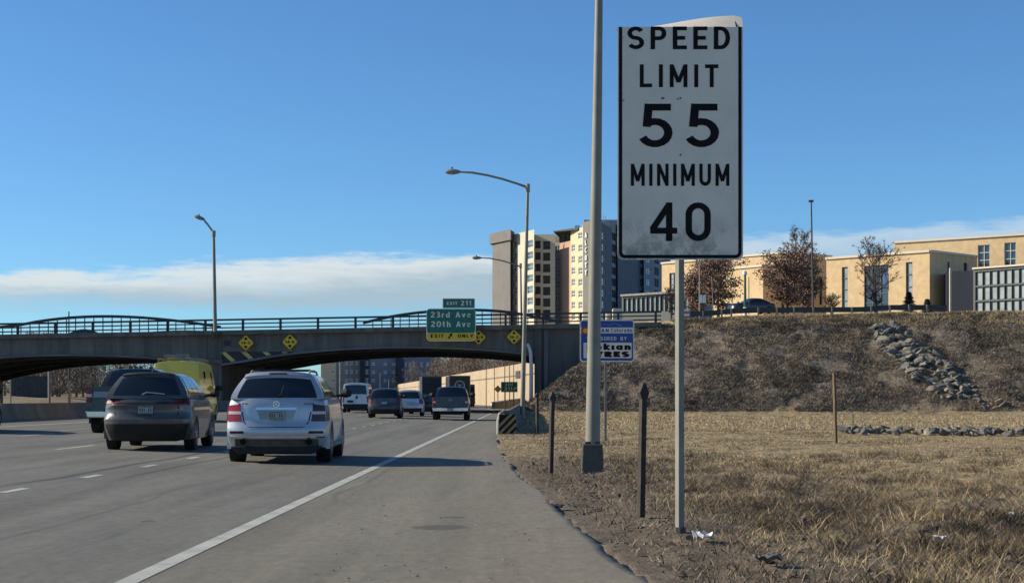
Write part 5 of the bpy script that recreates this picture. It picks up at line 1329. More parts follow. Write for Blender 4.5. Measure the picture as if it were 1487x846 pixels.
m = MB(); m.tube([c_.grn(.02,0,.10)+Vector((0,-.03,0)), c_.grn(.10,0,.16)+Vector((0,-.035,0)), c_.grn(.16,0,.52)+Vector((0,-.03,0))], [.016,.012,.008], 6); m.build('wiper', M['trim'], T)
c_.patch(c_.low, 'rear', [(-.90,0),(.90,0),(.86,lu(.47)),(-.86,lu(.47))], .012, 'lower_bumper', mat('dusty_black_plastic', (.075,.068,.058), .8, var=.35, vscale=5), 14, 3)
c_.patch(c_.low, 'rear', [(-.98,lu(.505)),(.98,lu(.505)),(.98,lu(.525)),(-.98,lu(.525))], .02, 'bumper_strip', M['chrome'], 14, 1)
m = MB(); m.hexa([(-.42,.16,.20),(-.10,.16,.20),(-.10,.6,.20),(-.42,.6,.20)], [(-.55,.12,.36),(-.05,.12,.36),(-.05,.6,.36),(-.55,.6,.36)]); m.build('muffler', mat('dusty_metal', (.14,.13,.11), .7, metal=.3), T, bevel=.04)
m = MB(); m.hexa([(-.70,.10,.185),(.66,.10,.185),(.66,.5,.185),(-.70,.5,.185)], [(-.88,.08,.33),(.88,.08,.33),(.88,.5,.33),(-.88,.5,.33)]); m.build('lower_valance', M['trim'], T, bevel=.03)
c_.exhaust((-.62,.62), z=.42, y=.0, r=.055); c_.rails(.06, .82, .84)
m = MB()
for v in (.22,.62):
    m = MB(); a, b_ = c_.grn(-.84, v, 1), c_.grn(.84, v, 1); m.beam(a+Vector((0,0,.075)), b_+Vector((0,0,.075)), .06, .03); m.build('cross_bar', M['trim'], T)
m = MB(); m.tube([(.95,3.85-.6,.32),(.95,1.6,.32)], .045, 8); m.build('side_step', M['galv'], T)

# --- grey SUV
x, Y, z = place(213, 655)
c_, q, lu = suv('grey_suv', 'dark grey crossover SUV in the middle lane, left of the silver SUV', 'car', x-.03, Y, z, rad(4.2),
    dict(L=4.75, W=1.95, H=1.75, sill=.24, belt=1.17, hood=1.0, tr=.365, tw=.24, wb=(.95,3.75), gy=(.14,.50,2.9,3.75), gw=(.91,.66), paint=P_gray,
         rp=[(.24,.18),(.40,.08),(.55,.0),(.70,-.02),(.74,.05),(.90,.10),(1.02,.06),(1.16,.16)], crn=.26), {})
T = c_.T
c_.patch(c_.grn, 'rear', [(-.84,.14),(.84,.14),(.80,.84),(-.80,.84)], .006, 'rear_window', M['glass_dark'], 14, 6)
c_.patch(c_.grn, 'rear', [(-.84,.93),(.84,.93),(.86,1.0),(-.86,1.0)], .045, 'spoiler', P_gray, 14, 3)
for sd in (-1, 1):
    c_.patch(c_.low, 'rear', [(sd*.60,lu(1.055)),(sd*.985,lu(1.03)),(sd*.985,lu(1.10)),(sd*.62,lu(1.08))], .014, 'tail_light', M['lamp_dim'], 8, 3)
    c_.patch(c_.low, 'right' if sd > 0 else 'left', [(0,lu(1.02)),(.07,lu(1.07)),(.05,lu(1.12)),(0,lu(1.13))], .014, 'tail_light', M['lamp_red'], 4, 3)
c_.patch(c_.low, 'rear', [(-.56,lu(1.05)),(.56,lu(1.05)),(.58,lu(1.075)),(-.58,lu(1.075))], .010, 'light_strip', M['trim'], 12, 1)
seamline(c_, [(-.76,lu(1.0)),(-.74,lu(.80)),(-.66,lu(.745)),(.66,lu(.745)),(.74,lu(.80)),(.76,lu(1.0))], .010)
c_.patch(c_.low, 'rear', [(-.90,0),(.90,0),(.97,lu(.60)),(-.97,lu(.60))], .012, 'lower_bumper', M['trim'], 14, 4)
c_.patch(c_.low, 'rear', [(-.32,lu(.78)),(.32,lu(.78)),(.38,lu(.98)),(-.38,lu(.98))], -.004, 'plate_recess', P_gray, 10, 3)
c_.plate(.905, y=.055)
m = MB(); m.tube([c_.grn(-.1,0,.16)+Vector((0,-.03,0)), c_.grn(.0,0,.24)+Vector((0,-.035,0)), c_.grn(.45,0,.18)+Vector((0,-.03,0))], [.02,.015,.012], 6); m.build('wiper', mat('dusty_wiper', (.35,.34,.31), .8), T)
m = MB(); a = c_.grn(.05, .12, 1); m.tube([a+Vector((0,0,-.02)), a+Vector((0,.09,.08))], [.03,.012], 6); m.build('antenna', M['trim'], T)

def simple(name, label, cat, pxc, by, dims, style, yaw=YAW, xoff=0):
    x, Y, z = place(pxc, by); c_, q, lu = suv(name, label, cat, x+xoff, Y, z, yaw, dims, {})
    c_.patch(c_.grn, 'rear', [(-.84,.10),(.84,.10),(.80,.84),(-.80,.84)], .006, 'rear_window', M['glass_dark'], 10, 5)
    zt = q['belt']
    for sd in (-1, 1):
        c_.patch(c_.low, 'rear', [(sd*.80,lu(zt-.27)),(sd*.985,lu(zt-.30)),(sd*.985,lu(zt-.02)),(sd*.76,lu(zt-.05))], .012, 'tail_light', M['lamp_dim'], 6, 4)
        c_.patch(c_.low, 'right' if sd > 0 else 'left', [(0,lu(zt-.3)),(.05,lu(zt-.26)),(.05,lu(zt-.08)),(0,lu(zt-.04))], .012, 'tail_light', M['lamp_red'], 4, 3)
    c_.patch(c_.low, 'rear', [(-.90,0),(.90,0),(.95,lu(.50)),(-.95,lu(.50))], .012, 'lower_bumper', M['trim'], 10, 3)
    c_.patch(c_.low, 'rear', [(-.80,lu(.53)),(.80,lu(.53)),(.80,lu(.56)),(-.80,lu(.56))], .015, 'bumper_strip', style.get('strip', M['galv_dark']), 10, 1)
    c_.plate(zt-.27, marks=False)
    return c_
simple('grey_suv', 'distant dark grey SUV with lit left side, right of the white van', 'car', 558, 607, dict(L=4.6, W=1.86, H=1.70, sill=.27, belt=1.12, gy=(.14,.42,3,3.6), paint=paint('charcoal_paint', (.045,.045,.046), .2)), {})
simple('silver_crossover', 'distant silver crossover half hidden behind the distant grey SUV', 'car', 593, 604, dict(L=4.5, W=1.86, H=1.66, belt=1.08, gy=(.14,.5,3,3.6), paint=P_lsilver), {'strip': M['chrome']})
simple('black_sedan', 'small black car between the silver crossover and the dark pickup', 'car', 612, 601, dict(L=4.6, W=1.80, H=1.42, belt=1.0, hood=.92, gy=(.55,1.15,2.7,3.5), gw=(.9,.66), paint=P_black), {})
# off the left edge: the car whose shadow reaches into the picture
c_ = simple('grey_car', 'car just outside the left edge, casting its shadow on the road', 'car', 200, 640, dict(L=4.7, W=1.85, H=1.60, paint=P_gray), {}); c_.T.location = (-17.1, 44.6, float(road_z(-17.1)))

# --- pickups
def pickup(label, pxc, by, dims, pt, chrome=False, cabf=(.0,), yaw=YAW, lights=False, xo=0):
    x, Y, z = place(pxc, by)
    d = dict(L=5.8, W=2.02, H=1.92, sill=.50, belt=1.34, hood=1.22, tr=.41, tw=.29, wb=(1.15,4.75), gy=(1.95,2.12,3.6,4.35), gw=(.92,.76), crn=.05,
             rp=[(.45,.06),(.60,.03),(1.34,.05)], paint=pt); d.update(dims)
    c_ = Veh('pickup_truck', label, 'pickup', x+xo, Y, z, yaw, d); q = c_.sp; lu = c_.lowu
    c_.shell(c_.low, 14, 34, 10, 'body', pt); c_.shell(c_.grn, 12, 10, 8, 'cabin', pt, bottom=False); c_.wheels(); c_.sidewin(2); c_.mirrors(col=M['trim'], big=1.45)
    c_.patch(c_.grn, 'rear', [(-.84,.08),(.84,.08),(.80,.86),(-.80,.86)], .008, 'rear_window', M['glass_dark'], 10, 5)
    c_.patch(c_.grn, 'front', [(-.86,.10),(.86,.10),(.80,.92),(-.80,.92)], .006, 'windscreen', M['glass_dark'])
    T = c_.T; zb5 = q['belt']
    for sd in (-1, 1):
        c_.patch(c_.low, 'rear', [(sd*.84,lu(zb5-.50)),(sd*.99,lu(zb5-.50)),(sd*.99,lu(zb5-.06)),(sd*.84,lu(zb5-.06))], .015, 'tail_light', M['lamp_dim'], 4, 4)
        c_.patch(c_.low, 'right' if sd > 0 else 'left', [(0,lu(zb5-.50)),(.022,lu(zb5-.50)),(.022,lu(zb5-.06)),(0,lu(zb5-.06))], .015, 'tail_light', M['lamp_red'], 3, 4)
        c_.patch(c_.low, 'rear', [(sd*.84,lu(zb5-.33)),(sd*.99,lu(zb5-.33)),(sd*.99,lu(zb5-.24)),(sd*.84,lu(zb5-.24))], .018, 'reverse_light', M['lamp_clear'], 3, 2)
    c_.patch(c_.low, 'rear', [(-.80,lu(zb5-.62)),(.80,lu(zb5-.62)),(.80,lu(zb5-.02)),(-.80,lu(zb5-.02))], .012, 'tailgate', pt, 10, 5)
    if chrome == 'blue':
        c_.patch(c_.low, 'rear', [(-.79,lu(zb5-.34)),(.79,lu(zb5-.34)),(.79,lu(zb5-.17)),(-.79,lu(zb5-.17))], .018, 'tailgate_strip', mat('brushed_strip', (.22,.23,.25), .3, metal=.7), 10, 2)
    m = MB(); yb_ = -.06
    m.hexa([(-.95,yb_,.50),(.95,yb_,.50),(.95,.14,.50),(-.95,.14,.50)], [(-1.0,yb_,.70),(1.0,yb_,.70),(1.0,.14,.70),(-1.0,.14,.70)]); bo = m.build('bumper', M['chrome'], T, bevel=.03)
    m = MB(); m.box((0,yb_-.004,.60), (.36,.02,.15)); m.build('plate', M['plate'], bo)
    m = MB(); m.box((0,yb_-.006,.70), (.9,.06,.03)); m.build('step_pad', M['trim'], bo)
    m = MB(); m.box((0,.035,zb5-.18), (.26,.025,.11)); m.build('tailgate_badge', M['galv'], T, bevel=.02)
    m = MB(); m.box((0,1.0,.42), (1.3,1.3,.2)); m.build('frame_rail', M['trim'], T)
    c_.exhaust((.72,), .42, .02)
    for sd in (-.55, .55):
        m = MB(); m.box((sd*1.5,.9+.2,.35), (.02,.02,.02)); 
    if lights:
        m = MB(); 
        for u in (-.6,-.2,0,.2,.6):
            a = c_.grn(u, .25, 1); m.box(a+Vector((0,0,.03)), (.11,.09,.06))
        m.build('roof_marker_light', M['lamp_dark'], T)
    return c_
c_ = pickup('large black pickup at the left, mostly hidden behind the dark grey SUV', 173, 630, dict(H=2.02, belt=1.44, W=2.06, tr=.43, gy=(1.9,2.1,3.6,4.4)), P_black, chrome='blue', lights=True)
pickup('dark navy pickup with chrome bumper ahead in the right lane', 654, 610, dict(H=1.86, belt=1.28, W=2.0), P_navy, yaw=rad(1.2))

# --- vans and box trucks
def boxvan(name, label, x, Y, z, yaw, L_, W_, H_, pt, lowm, rear_glass=True, upper=None):
    d = dict(L=L_, W=W_, H=H_, sill=.32, belt=1.22, hood=1.15, tr=.35, tw=.23, wb=(1.0,L_-1.0), gy=(.05,.16,L_-1.5,L_-.75), gw=(.965,.86), crn=.05, rp=[(.3,.05),(.5,0),(1.22,.04)], paint=pt)
    c_ = Veh(name, label, 'van', x, Y, z, yaw, d); q = c_.sp; lu = c_.lowu
    c_.shell(c_.low, 12, 30, 9, 'body', pt); c_.shell(c_.grn, 12, 12, 8, 'cabin', upper or pt, bottom=False); c_.wheels(); c_.mirrors(big=1.4, col=M['trim'], y=L_-1.2, z=1.45)
    c_.patch(c_.grn, 'front', [(-.86,.10),(.86,.10),(.80,.80),(-.80,.80)], .006, 'windscreen', M['glass_dark'])
    for sd in (-1, 1):
        c_.patch(c_.low, 'rear', [(sd*.88,lu(.72)),(sd*.99,lu(.72)),(sd*.99,lu(1.16)),(sd*.88,lu(1.16))], .012, 'tail_light', M['lamp_red'], 3, 4)
    c_.patch(c_.low, 'rear', [(-.97,0),(.97,0),(.97,lu(.62)),(-.97,lu(.62))], .03, 'rear_bumper', lowm, 10, 3)
    return c_
x, Y, z = place(516, 599)
c_ = boxvan('white_van', 'white van with wide dark rear window, left of the distant grey SUV', x, Y, z, rad(1.5), 5.2, 1.93, 2.12, P_white, M['trim'])
c_.patch(c_.grn, 'rear', [(-.86,.12),(.86,.12),(.84,.86),(-.84,.86)], .008, 'rear_window', M['glass_dark'], 10, 5)
seamline(c_, [(0,.36),(0,.98)], .008)
m = MB(); m.box((-.35,-.0,.80), (.42,.03,.16)); m.build('plate', M['navy_panel'], c_.T); m = MB(); m.box((.1,.0,1.10), (.12,.05,.2)); m.build('door_handle', M['trim'], c_.T)
c_.sidewin(3, .10, .88, .14, .82)
x, Y, z = -14.93, 66.5, float(road_z(-14.9))
c_ = boxvan('yellow_van', 'yellow utility van with roof rack, behind the grey SUV and below the bridge pier', x, Y, z, rad(3.5), 5.9, 2.08, 2.62, P_yellow, M['trim'])
c_.patch(c_.grn, 'right', [(.30,.35),(.42,.35),(.42,.72),(.30,.72)], .006, 'side_window', M['glass_dark'], 4, 4); c_.patch(c_.grn, 'right', [(.80,.28),(.93,.28),(.88,.72),(.80,.72)], .006, 'side_window', M['glass_dark'], 4, 4)
m = MB()
for i in range(4):
    a, b_ = c_.grn(-.9,.05+.28*i,1), c_.grn(.9,.05+.28*i,1); m.beam(a+Vector((0,0,.12)), b_+Vector((0,0,.12)), .06, .05); m.beam(a, a+Vector((0,0,.12)), .04, .04); m.beam(b_, b_+Vector((0,0,.12)), .04, .04)
for u in (-.9,-.3,.3,.9): m.beam(c_.grn(u,.02,1)+Vector((0,0,.17)), c_.grn(u,.92,1)+Vector((0,0,.17)), .045, .045)
m.build('roof_rack', M['galv'], c_.T)
m = MB(); m.tube([c_.grn(-.5,.0,1)+Vector((0,-.1,.22)), c_.grn(-.5,.6,1)+Vector((0,0,.22))], .09, 10); m.box(c_.grn(.2,.1,1)+Vector((0,0,.22)), (.5,.6,.14)); m.build('rack_load', M['galv'], c_.T)

def boxtruck(label, pcx, ytop_, Yv, w, emblem=False):
    x = (pcx-765)*Yv/F; T = thing('box_truck', label, 'truck', (x, Yv, 0), rad(7)); H = 1.3+(576-ytop_)*Yv/F
    m = MB(); m.box((0, 3.2, (H+1.05)/2), (w, 6.4, H-1.05)); m.build('cargo_box', mat('dark_truck_box', (.028,.030,.038), .5, var=.2, vscale=1), T, bevel=.04)
    m = MB()
    for a in (-1, 1): m.box((a*w/2, -.02, (H+1.05)/2), (.10,.08,H-1.0))
    m.box((0,-.02,H-.02), (w,.08,.12)); m.box((0,-.02,1.03), (w,.10,.14)); m.build('door_frame', M['galv'], T)
    m = MB()
    for i in range(5): m.box((0,-.005,1.3+(H-1.6)*i/5+.25), (w-.2,.03,.03))
    m.build('roller_door_rib', M['trim'], T)
    for sx in (-.8,.8):
        for y in (1.6, 6.9):
            m = MB(); m.tube([(sx*w/2.3-.15,y,.48),(sx*w/2.3+.15,y,.48)], .48, 18); m.build('tyre', M['tyre'], T)
    m = MB(); m.box((0,3.6,.75), (.9,7.4,.3)); m.build('chassis', M['trim'], T)
    m = MB(); m.hexa([(-1.05,6.5,.6),(1.05,6.5,.6),(1.05,8.6,.6),(-1.05,8.6,.6)], [(-1.0,6.5,2.7),(1.0,6.5,2.7),(1.0,7.8,2.7),(-1.0,7.8,2.7)]); m.build('cab', P_white, T, bevel=.08)
    m = MB(); m.box((0,-.05,.62), (w*.9,.08,.12)); m.build('rear_bumper', M['galv_dark'], T)
    if emblem:
        m = MB(); r = .62; c0 = H-1.15; N = 22
        A1 = [(r*math.cos(rad(-30+240*i/N)), -.026, c0+r*math.sin(rad(-30+240*i/N))) for i in range(N+1)]; A2 = [(r*.80*math.cos(rad(-30+240*i/N)), -.026, c0+r*.80*math.sin(rad(-30+240*i/N))) for i in range(N+1)]
        m.add(A1+A2, [(i, i+1, N+2+i, N+1+i) for i in range(N)])
        m.add([(-.30,-.027,c0+.15),(0,-.027,c0-.12),(.30,-.027,c0+.15),(.18,-.027,c0+.22),(0,-.027,c0+.06),(-.18,-.027,c0+.22)], [(0,1,4,5),(1,2,3,4)]); m.add([(-.07,-.028,c0-.10),(.07,-.028,c0-.10),(.07,-.028,c0-.42),(-.07,-.028,c0-.42)], [(0,1,2,3)])
        m.build('round_emblem', mat('pale_emblem', (.35,.36,.38), .6), T, recalc=False)
    return T
boxtruck('dark box truck left of the one with a round emblem, beyond the bridge', 627, 546, 192, 2.36)
boxtruck('dark box truck with a pale round emblem on its rear, beyond the bridge', 667.5, 545.5, 186, 2.45, emblem=True)
x = (686.5-765)*205/F
T = thing('dark_van', 'tall dark van peeking out right of the box truck with the emblem', 'van', (x, 205, 0), rad(7))
m = MB(); m.hexa([(-.95,0,.35),(.35,0,.35),(.35,5,.35),(-.95,5,.35)], [(-.9,.1,2.95),(.28,.1,2.95),(.28,4.4,2.95),(-.9,4.4,2.95)]); m.build('body', P_black, T, bevel=.08)
for sx in (-.75,.15):
    for y in (.9,4.1):
        m = MB(); m.tube([(sx-.1,y,.36),(sx+.12,y,.36)], .36, 16); m.build('tyre', M['tyre'], T)
m = MB(); m.box((-.3,.02,2.2), (1.0,.05,.7)); m.build('rear_window', M['glass_dark'], T)
# dark sedan on the road above the embankment
Yv = 148.0; xq = px(1104,0,Yv).x; c_ = Veh('black_sedan', 'black sedan parked on the upper road behind the guardrail', 'car', px(1122,0,Yv).x, Yv, gz(xq,Yv)+.25, rad(112),
    dict(L=4.7, W=1.82, H=1.46, sill=.22, belt=.98, hood=.90, tr=.34, gy=(.55,1.35,2.6,3.5), gw=(.9,.66), paint=P_black)); c_.shell(c_.low, 12, 30, 9, 'body', P_black); c_.shell(c_.grn, 10, 14, 8, 'cabin', P_black, bottom=False); c_.wheels(); c_.sidewin(3); c_.mirrors()

# ------------------------------------------------------------------ guard rail along the upper road
Yr = 132.5; O = (px(1000,0,Yr).x, Yr, 8)
t_ = thing('guard_rail', 'low dark guardrail with pale posts along the top of the embankment', 'guardrail', O)
gx = lambda p_: px(p_,0,Yr).x
pp = np.linspace(1002, 1375, 20)
for a, b_ in zip(pp[:-1], pp[1:]):
    za, zb6 = gz(gx(a),Yr)+.58, gz(gx(b_),Yr)+.58; m = MB(O); m.hexa([(gx(a),Yr,za-.24),(gx(b_)-.01,Yr,zb6-.24),(gx(b_)-.01,Yr+.08,zb6-.24),(gx(a),Yr+.08,za-.24)], [(gx(a),Yr,za+.2),(gx(b_)-.01,Yr,zb6+.2),(gx(b_)-.01,Yr+.08,zb6+.2),(gx(a),Yr+.08,za+.2)]); m.build('rail_section', M['rail'], t_)
for i, p_ in enumerate([1021,1048,1062,1101,1128,1153,1181,1208,1237,1265,1292,1320,1346]):
    zz = gz(gx(p_),Yr); m = MB(O); m.box((gx(p_),Yr-.08,zz+.35), (.14,.12,.85)); m.build('post', M['galv'], t_)
b0 = px(997,0,131); t_ = thing('marker_board', 'small red and white striped marker at the guardrail end', 'marker', (b0.x,131,gz(b0.x,131)))
for k in range(4):
    m = MB(); m.box((0,0,.25+.2*k), (.42,.06,.19)); m.build('stripe', M['white'] if k % 2 else mat('marker_red', (.45,.12,.10), .6), t_)

# ------------------------------------------------------------------ small posts
def stake(label, x, yb7, yt, w, m_, knob=False, lean=0, Yv=None):
    Y = Yv or 2951/(yb7-576); X = px(x,0,Y).x; g0 = gz(X, Y); z1 = 1.3+(576-yt)*Y/F; o = thing('marker_post', label, 'post', (X, Y, g0), rad(28)); H = z1-g0
    m = MB(); m.add([(sx*w/2+(lean if k else 0), sy*w/2, (H-.09 if knob else H) if k else -.1) for k in (0,1) for sx, sy in ((-1,-1),(1,-1),(1,1),(-1,1))], [(0,1,5,4),(1,2,6,5),(2,3,7,6),(3,0,4,7),(4,5,6,7)]); m.build('post', m_, o)
    if knob:
        s_ = w*.95; m = MB(); m.prism([(lean-s_*.55,H-.17),(lean-s_*.3,H-.20),(lean+s_*.3,H-.20),(lean+s_*.55,H-.17),(lean+s_*1.0,H-.10),(lean+s_*.5,H-.04),(lean+s_*.28,H),(lean-s_*.28,H),(lean-s_*.5,H-.04),(lean-s_*1.0,H-.10)], -.03, .03); m.build('cap', m_, o)
    return o
stake('dark rusty marker post left of the speed limit post, closest to the road edge dirt', 930.5, 753, 556, .062, M['post_brown'], True, .03)
stake('dark marker post left of the huge lamp pole', 799.5, 685, 569, .068, M['post_brown'], True, .035)
stake('smallest dark marker post, beside the concrete barrier', 780, 630, 570, .085, M['post_brown'], True, .0)
o = stake('weathered wooden stake in the grass in front of the embankment', 1214, 644, 541, .07, M['wood'], False, -.07)
stake('very thin grey stake beside the row of rocks', 1238.5, 627, 600, .035, M['galv_dark'])

# ------------------------------------------------------------------ rocks
R = random.Random(9); rocks = []
for k in range(7):
    bm = bmesh.new(); bmesh.ops.create_icosphere(bm, subdivisions=2 if k < 3 else 1, radius=.5)
    ax = Vector((R.gauss(0,1),R.gauss(0,1),R.gauss(0,1))).normalized()
    for v in bm.verts:
        n = mnoise.noise(v.co*2.2+Vector((k*7,0,0))); v.co *= 1+.45*n
        for pl in range(3):
            d = Vector((math.sin(k*3+pl*2.1), math.cos(k*2+pl*1.7), math.sin(pl+k))).normalized(); h = v.co.dot(d)
            if h > .30: v.co -= d*(h-.30)
        v.co.z *= .62
    me = bpy.data.meshes.new('rock'); bm.to_mesh(me); bm.free(); me.materials.append(M['rock'] if k % 3 else M['rock_tan']); rocks.append(me)
def rock(par, x, y, s, R, lift=.1):
    o = bpy.data.objects.new('rock', rocks[R.randrange(7)]); COL.objects.link(o); o.parent = par
    o.location = Vector((x, y, gz(x,y)+s*lift))-par.location; o.rotation_euler = (R.uniform(-.7,.9), R.uniform(-.6,.6), R.uniform(0,6.28)); o.scale = (s*R.uniform(.8,1.5), s*R.uniform(.7,1.1), s*R.uniform(.6,1.0)); return o
def slopept(p_, y_):
    """point on the embankment seen at a photo pixel"""
    lo, hi = 100.0, 140.0
    for Y in np.arange(100, 135, .25):
        q = px(p_, y_, Y)
        if gz(q.x, Y) > q.z: return q.x, Y
    return px(p_, y_, 125).x, 125.0
q0 = slopept(1370, 540); t_ = thing('rock_chute', 'broken grey rock chute running down the embankment slope', 'rock chute', (q0[0], q0[1], gz(*q0)))
edgeL = [(474,1262),(490,1262),(510,1284),(530,1303),(550,1322),(566,1343),(580,1365)]; edgeR = [(474,1300),(482,1322),(500,1340),(525,1372),(545,1402),(560,1416),(578,1424)]
n = 0
while n < 295:
    y_ = R.uniform(473, 582); l = ip(edgeL, y_)+3; r = ip(edgeR, y_)-3; p_ = R.uniform(l, r); X, Y = slopept(p_, y_)
    rock(t_, X, Y, R.choice((.3,.42,.55,.7,1.0)), R, .10); n += 1
for i in range(9):
    X, Y = slopept(R.uniform(1425, 1466), R.uniform(584, 594)); rock(t_, X, Y, R.uniform(.4,.8), R, .1)
Yv = 54.5; t_ = thing('rock_row', 'low row of grey rocks across the flat dry grass', 'rock row', (px(1350,0,Yv).x, Yv, gz(px(1350,0,Yv).x, Yv)))
n = 0
while n < 170:
    p_ = R.uniform(1222, 1540); Y = R.uniform(51.6, 55.8); X = px(p_,0,Y).x
    if p_ < 1250 and R.random() < .5: continue
    rock(t_, X, Y, R.uniform(.18,.44), R, .34); n += 1

# ------------------------------------------------------------------ litter
def litter(name, label, cat, p_, y_, w, d, h, seed, m_='paper'):
    R = random.Random(seed); w *= .75; d *= .75; h *= .8; Y = 2951/(y_-576); X = px(p_,0,Y).x; g0 = gz(X,Y); m = MB(); n = 5
    vs = [(w*(i/n-.5)+R.uniform(-.02,.02), d*(j/n-.5)+R.uniform(-.02,.02), .02+h*R.random()) for j in range(n+1) for i in range(n+1)]
    vs2 = [(x, y, z-.006) for x, y, z in vs]; N = n+1; f = [(j*N+i, j*N+i+1, (j+1)*N+i+1, (j+1)*N+i) for j in range(n) for i in range(n)]
    m.add(vs+vs2, f+[tuple(a+N*N for a in q[::-1]) for q in f]); o = m.build(name, M[m_], None, recalc=False); o.location = (X, Y, g0+.02); tag(o, label, cat)
litter('crushed_paper', 'crumpled white plastic lid on the dirt right of the speed limit post', 'litter', 1021, 786, .22, .20, .10, 1)
litter('crushed_paper', 'small white scrap in the grass at the lower right', 'litter', 1364, 803, .12, .12, .05, 2)
litter('crushed_paper', 'white scrap in the dry grass beyond the dark shadowed weeds', 'litter', 1281, 747, .10, .14, .05, 3)
litter('crushed_paper', 'small pale scrap at the far right, higher than the other scraps', 'litter', 1468, 757, .09, .10, .04, 4)
litter('crushed_paper', 'pale scrap in the grass left of the huge lamp pole', 'litter', 821, 645, .14, .3, .06, 5)
litter('torn_debris', 'pale torn tyre and plastic debris at the bottom edge of the dirt', 'litter', 1116, 826, .26, .16, .09, 6, 'rock')
litter('torn_debris', 'dark rubber scrap at the edge of the asphalt', 'litter', 812, 735, .14, .3, .05, 7, 'trim')

# ------------------------------------------------------------------ grasses (nobody could count them)
def blades(name, label, xy, hgt, wid, lean, m_, seed, lift=0.0, arc_=1.0):
    rn = np.random.default_rng(seed); n = len(xy); x, y = xy[:,0], xy[:,1]; z = ground_z(x, y)-.01+lift
    a = rn.random(n)*6.283; h = hgt*(.45+.9*rn.random(n)); l = lean*(.55+.45*rn.random(n)**.7)*arc_; b_ = rn.random(n)*6.283
    dx, dy = np.cos(a)*h*l, np.sin(a)*h*l; hz = h*np.sqrt(np.clip(1-(l*.92)**2, .02, 1))
    wx, wy = np.cos(b_)*wid/2, np.sin(b_)*wid/2
    P0 = np.stack([x-wx, y-wy, z], -1); P1 = np.stack([x+wx, y+wy, z], -1)
    P2 = np.stack([x+dx*.45+wx*.7, y+dy*.45+wy*.7, z+hz*.62], -1); P3 = np.stack([x+dx*.45-wx*.7, y+dy*.45-wy*.7, z+hz*.62], -1); P4 = np.stack([x+dx, y+dy, z+hz], -1)
    co = np.stack([P0,P1,P2,P3,P4], 1).reshape(-1); me = bpy.data.meshes.new(name); me.vertices.add(5*n); me.vertices.foreach_set('co', co)
    base = (np.arange(n)*5)[:,None]; lp_ = np.concatenate([base+np.array([0,1,2,3]), base+np.array([3,2,4])], 1).reshape(-1)
    me.loops.add(7*n); me.loops.foreach_set('vertex_index', lp_.astype(np.int32)); st = (np.arange(n)*7)[:,None]+np.array([0,4]); me.polygons.add(2*n); me.polygons.foreach_set('loop_start', st.reshape(-1).astype(np.int32)); me.update(calc_edges=True)
    at = me.attributes.new('tint', 'FLOAT', 'POINT'); at.data.foreach_set('value', np.repeat(rn.random(n), 5).astype(np.float32))
    me.materials.append(m_); o = bpy.data.objects.new(name, me); COL.objects.link(o); tag(o, label, 'grass', kind='stuff'); return o
def grassmat(name, c0, c1, c2):
    m = bpy.data.materials.new(name); m.use_nodes = True; t = NB(m.node_tree); p = m.node_tree.nodes['Principled BSDF']
    a = t.n('ShaderNodeAttribute', attribute_name='tint').outputs['Fac']; g = t.n('ShaderNodeNewGeometry').outputs['Position']
    c = t.mix(a, c0+(1,), c1+(1,)); c = t.mix(t.m('MULTIPLY', t.sstep(t.noise(g, .9, 4, .6), .45, .62), .6), c, c2+(1,)); t.link(c, p.inputs['Base Color']); p.inputs['Roughness'].default_value = .8; p.inputs['Specular IOR Level'].default_value = .2
    return m
gm1 = grassmat('dry_straw', (.26,.195,.105), (.62,.48,.28), (.23,.18,.11)); gm2 = grassmat('dead_weeds', (.05,.038,.027), (.20,.15,.095), (.06,.047,.034)); gm3 = grassmat('slope_weeds', (.10,.08,.062), (.36,.29,.205), (.15,.125,.095))
rn = np.random.default_rng(5)
def scatter(n, d0, d1, y0, y1, dens, ypow=1.0):
    y = y0+(y1-y0)*rn.random(n)**ypow; d = d0+(d1-d0)*rn.random(n); x = edge(y)+d
    vis = (x*F/y < 760) & (x > edge(y)+.1); pr = dens(x, y, d); k = vis & (rn.random(n) < pr); return np.stack([x[k], y[k]], -1)
def d1(x, y, d): return ss(d+2.2*(fbm(x,y,1.2,3,61)-.5)+3*ss(y, 30, 38), 1.2, 3.6)*np.clip(.10+1.3*ss(fbm(x, y, 1.5, 3, 62), .36, .62), 0, 1)
blades('dry_grass', 'dry straw coloured grass on the near verge', scatter(420000, 0, 16, 9.5, 27, d1, 1.3), .050, .0050, 1.0, gm1, 1)
blades('straw_mat', 'flattened pale straw mat around the sign post and foreground', scatter(160000, .6, 12, 9.5, 24, lambda x, y, d: ss(fbm(x, y, .8, 3, 63), .46, .62)*ss(d, .8, 2.2), 1.2), .11, .0045, 1.07, gm1, 11, lift=.012)
blades('dry_grass', 'matted dry straw grass on the middle of the verge', scatter(300000, 0, 26, 26, 62, d1, 1.0), .055, .012, .98, gm1, 2)
def d2(x, y, d): return ss(fbm(x, y, .9, 4, 71), .49, .60)*ss(d, .7, 2.2)
blades('dead_weeds', 'dark tangled dead weeds in clumps on the near verge', scatter(260000, 0, 13, 9.5, 24, d2, 1.2), .12, .006, 1.0, gm2, 3)
blades('dead_weeds', 'dark clumps of dead weeds farther along the verge', scatter(70000, 1, 24, 24, 60, lambda x, y, d: ss(fbm(x, y, 1.4, 3, 75),   .56, .70), 1.0), .13, .014, .95, gm2, 4)
blades('dry_grass', 'pale flat band of dry grass at the foot of the embankment', scatter(150000, 0, 44, 60, 110, lambda x, y, d: .35+0*x, 1.0), .11, .03, .85, gm1, 5)
def d3(x, y, d): return (ground_z(x, y) > .3)*np.clip(.15+1.2*ss(fbm(x, y, 2.5, 3, 81), .35, .62), 0, 1)
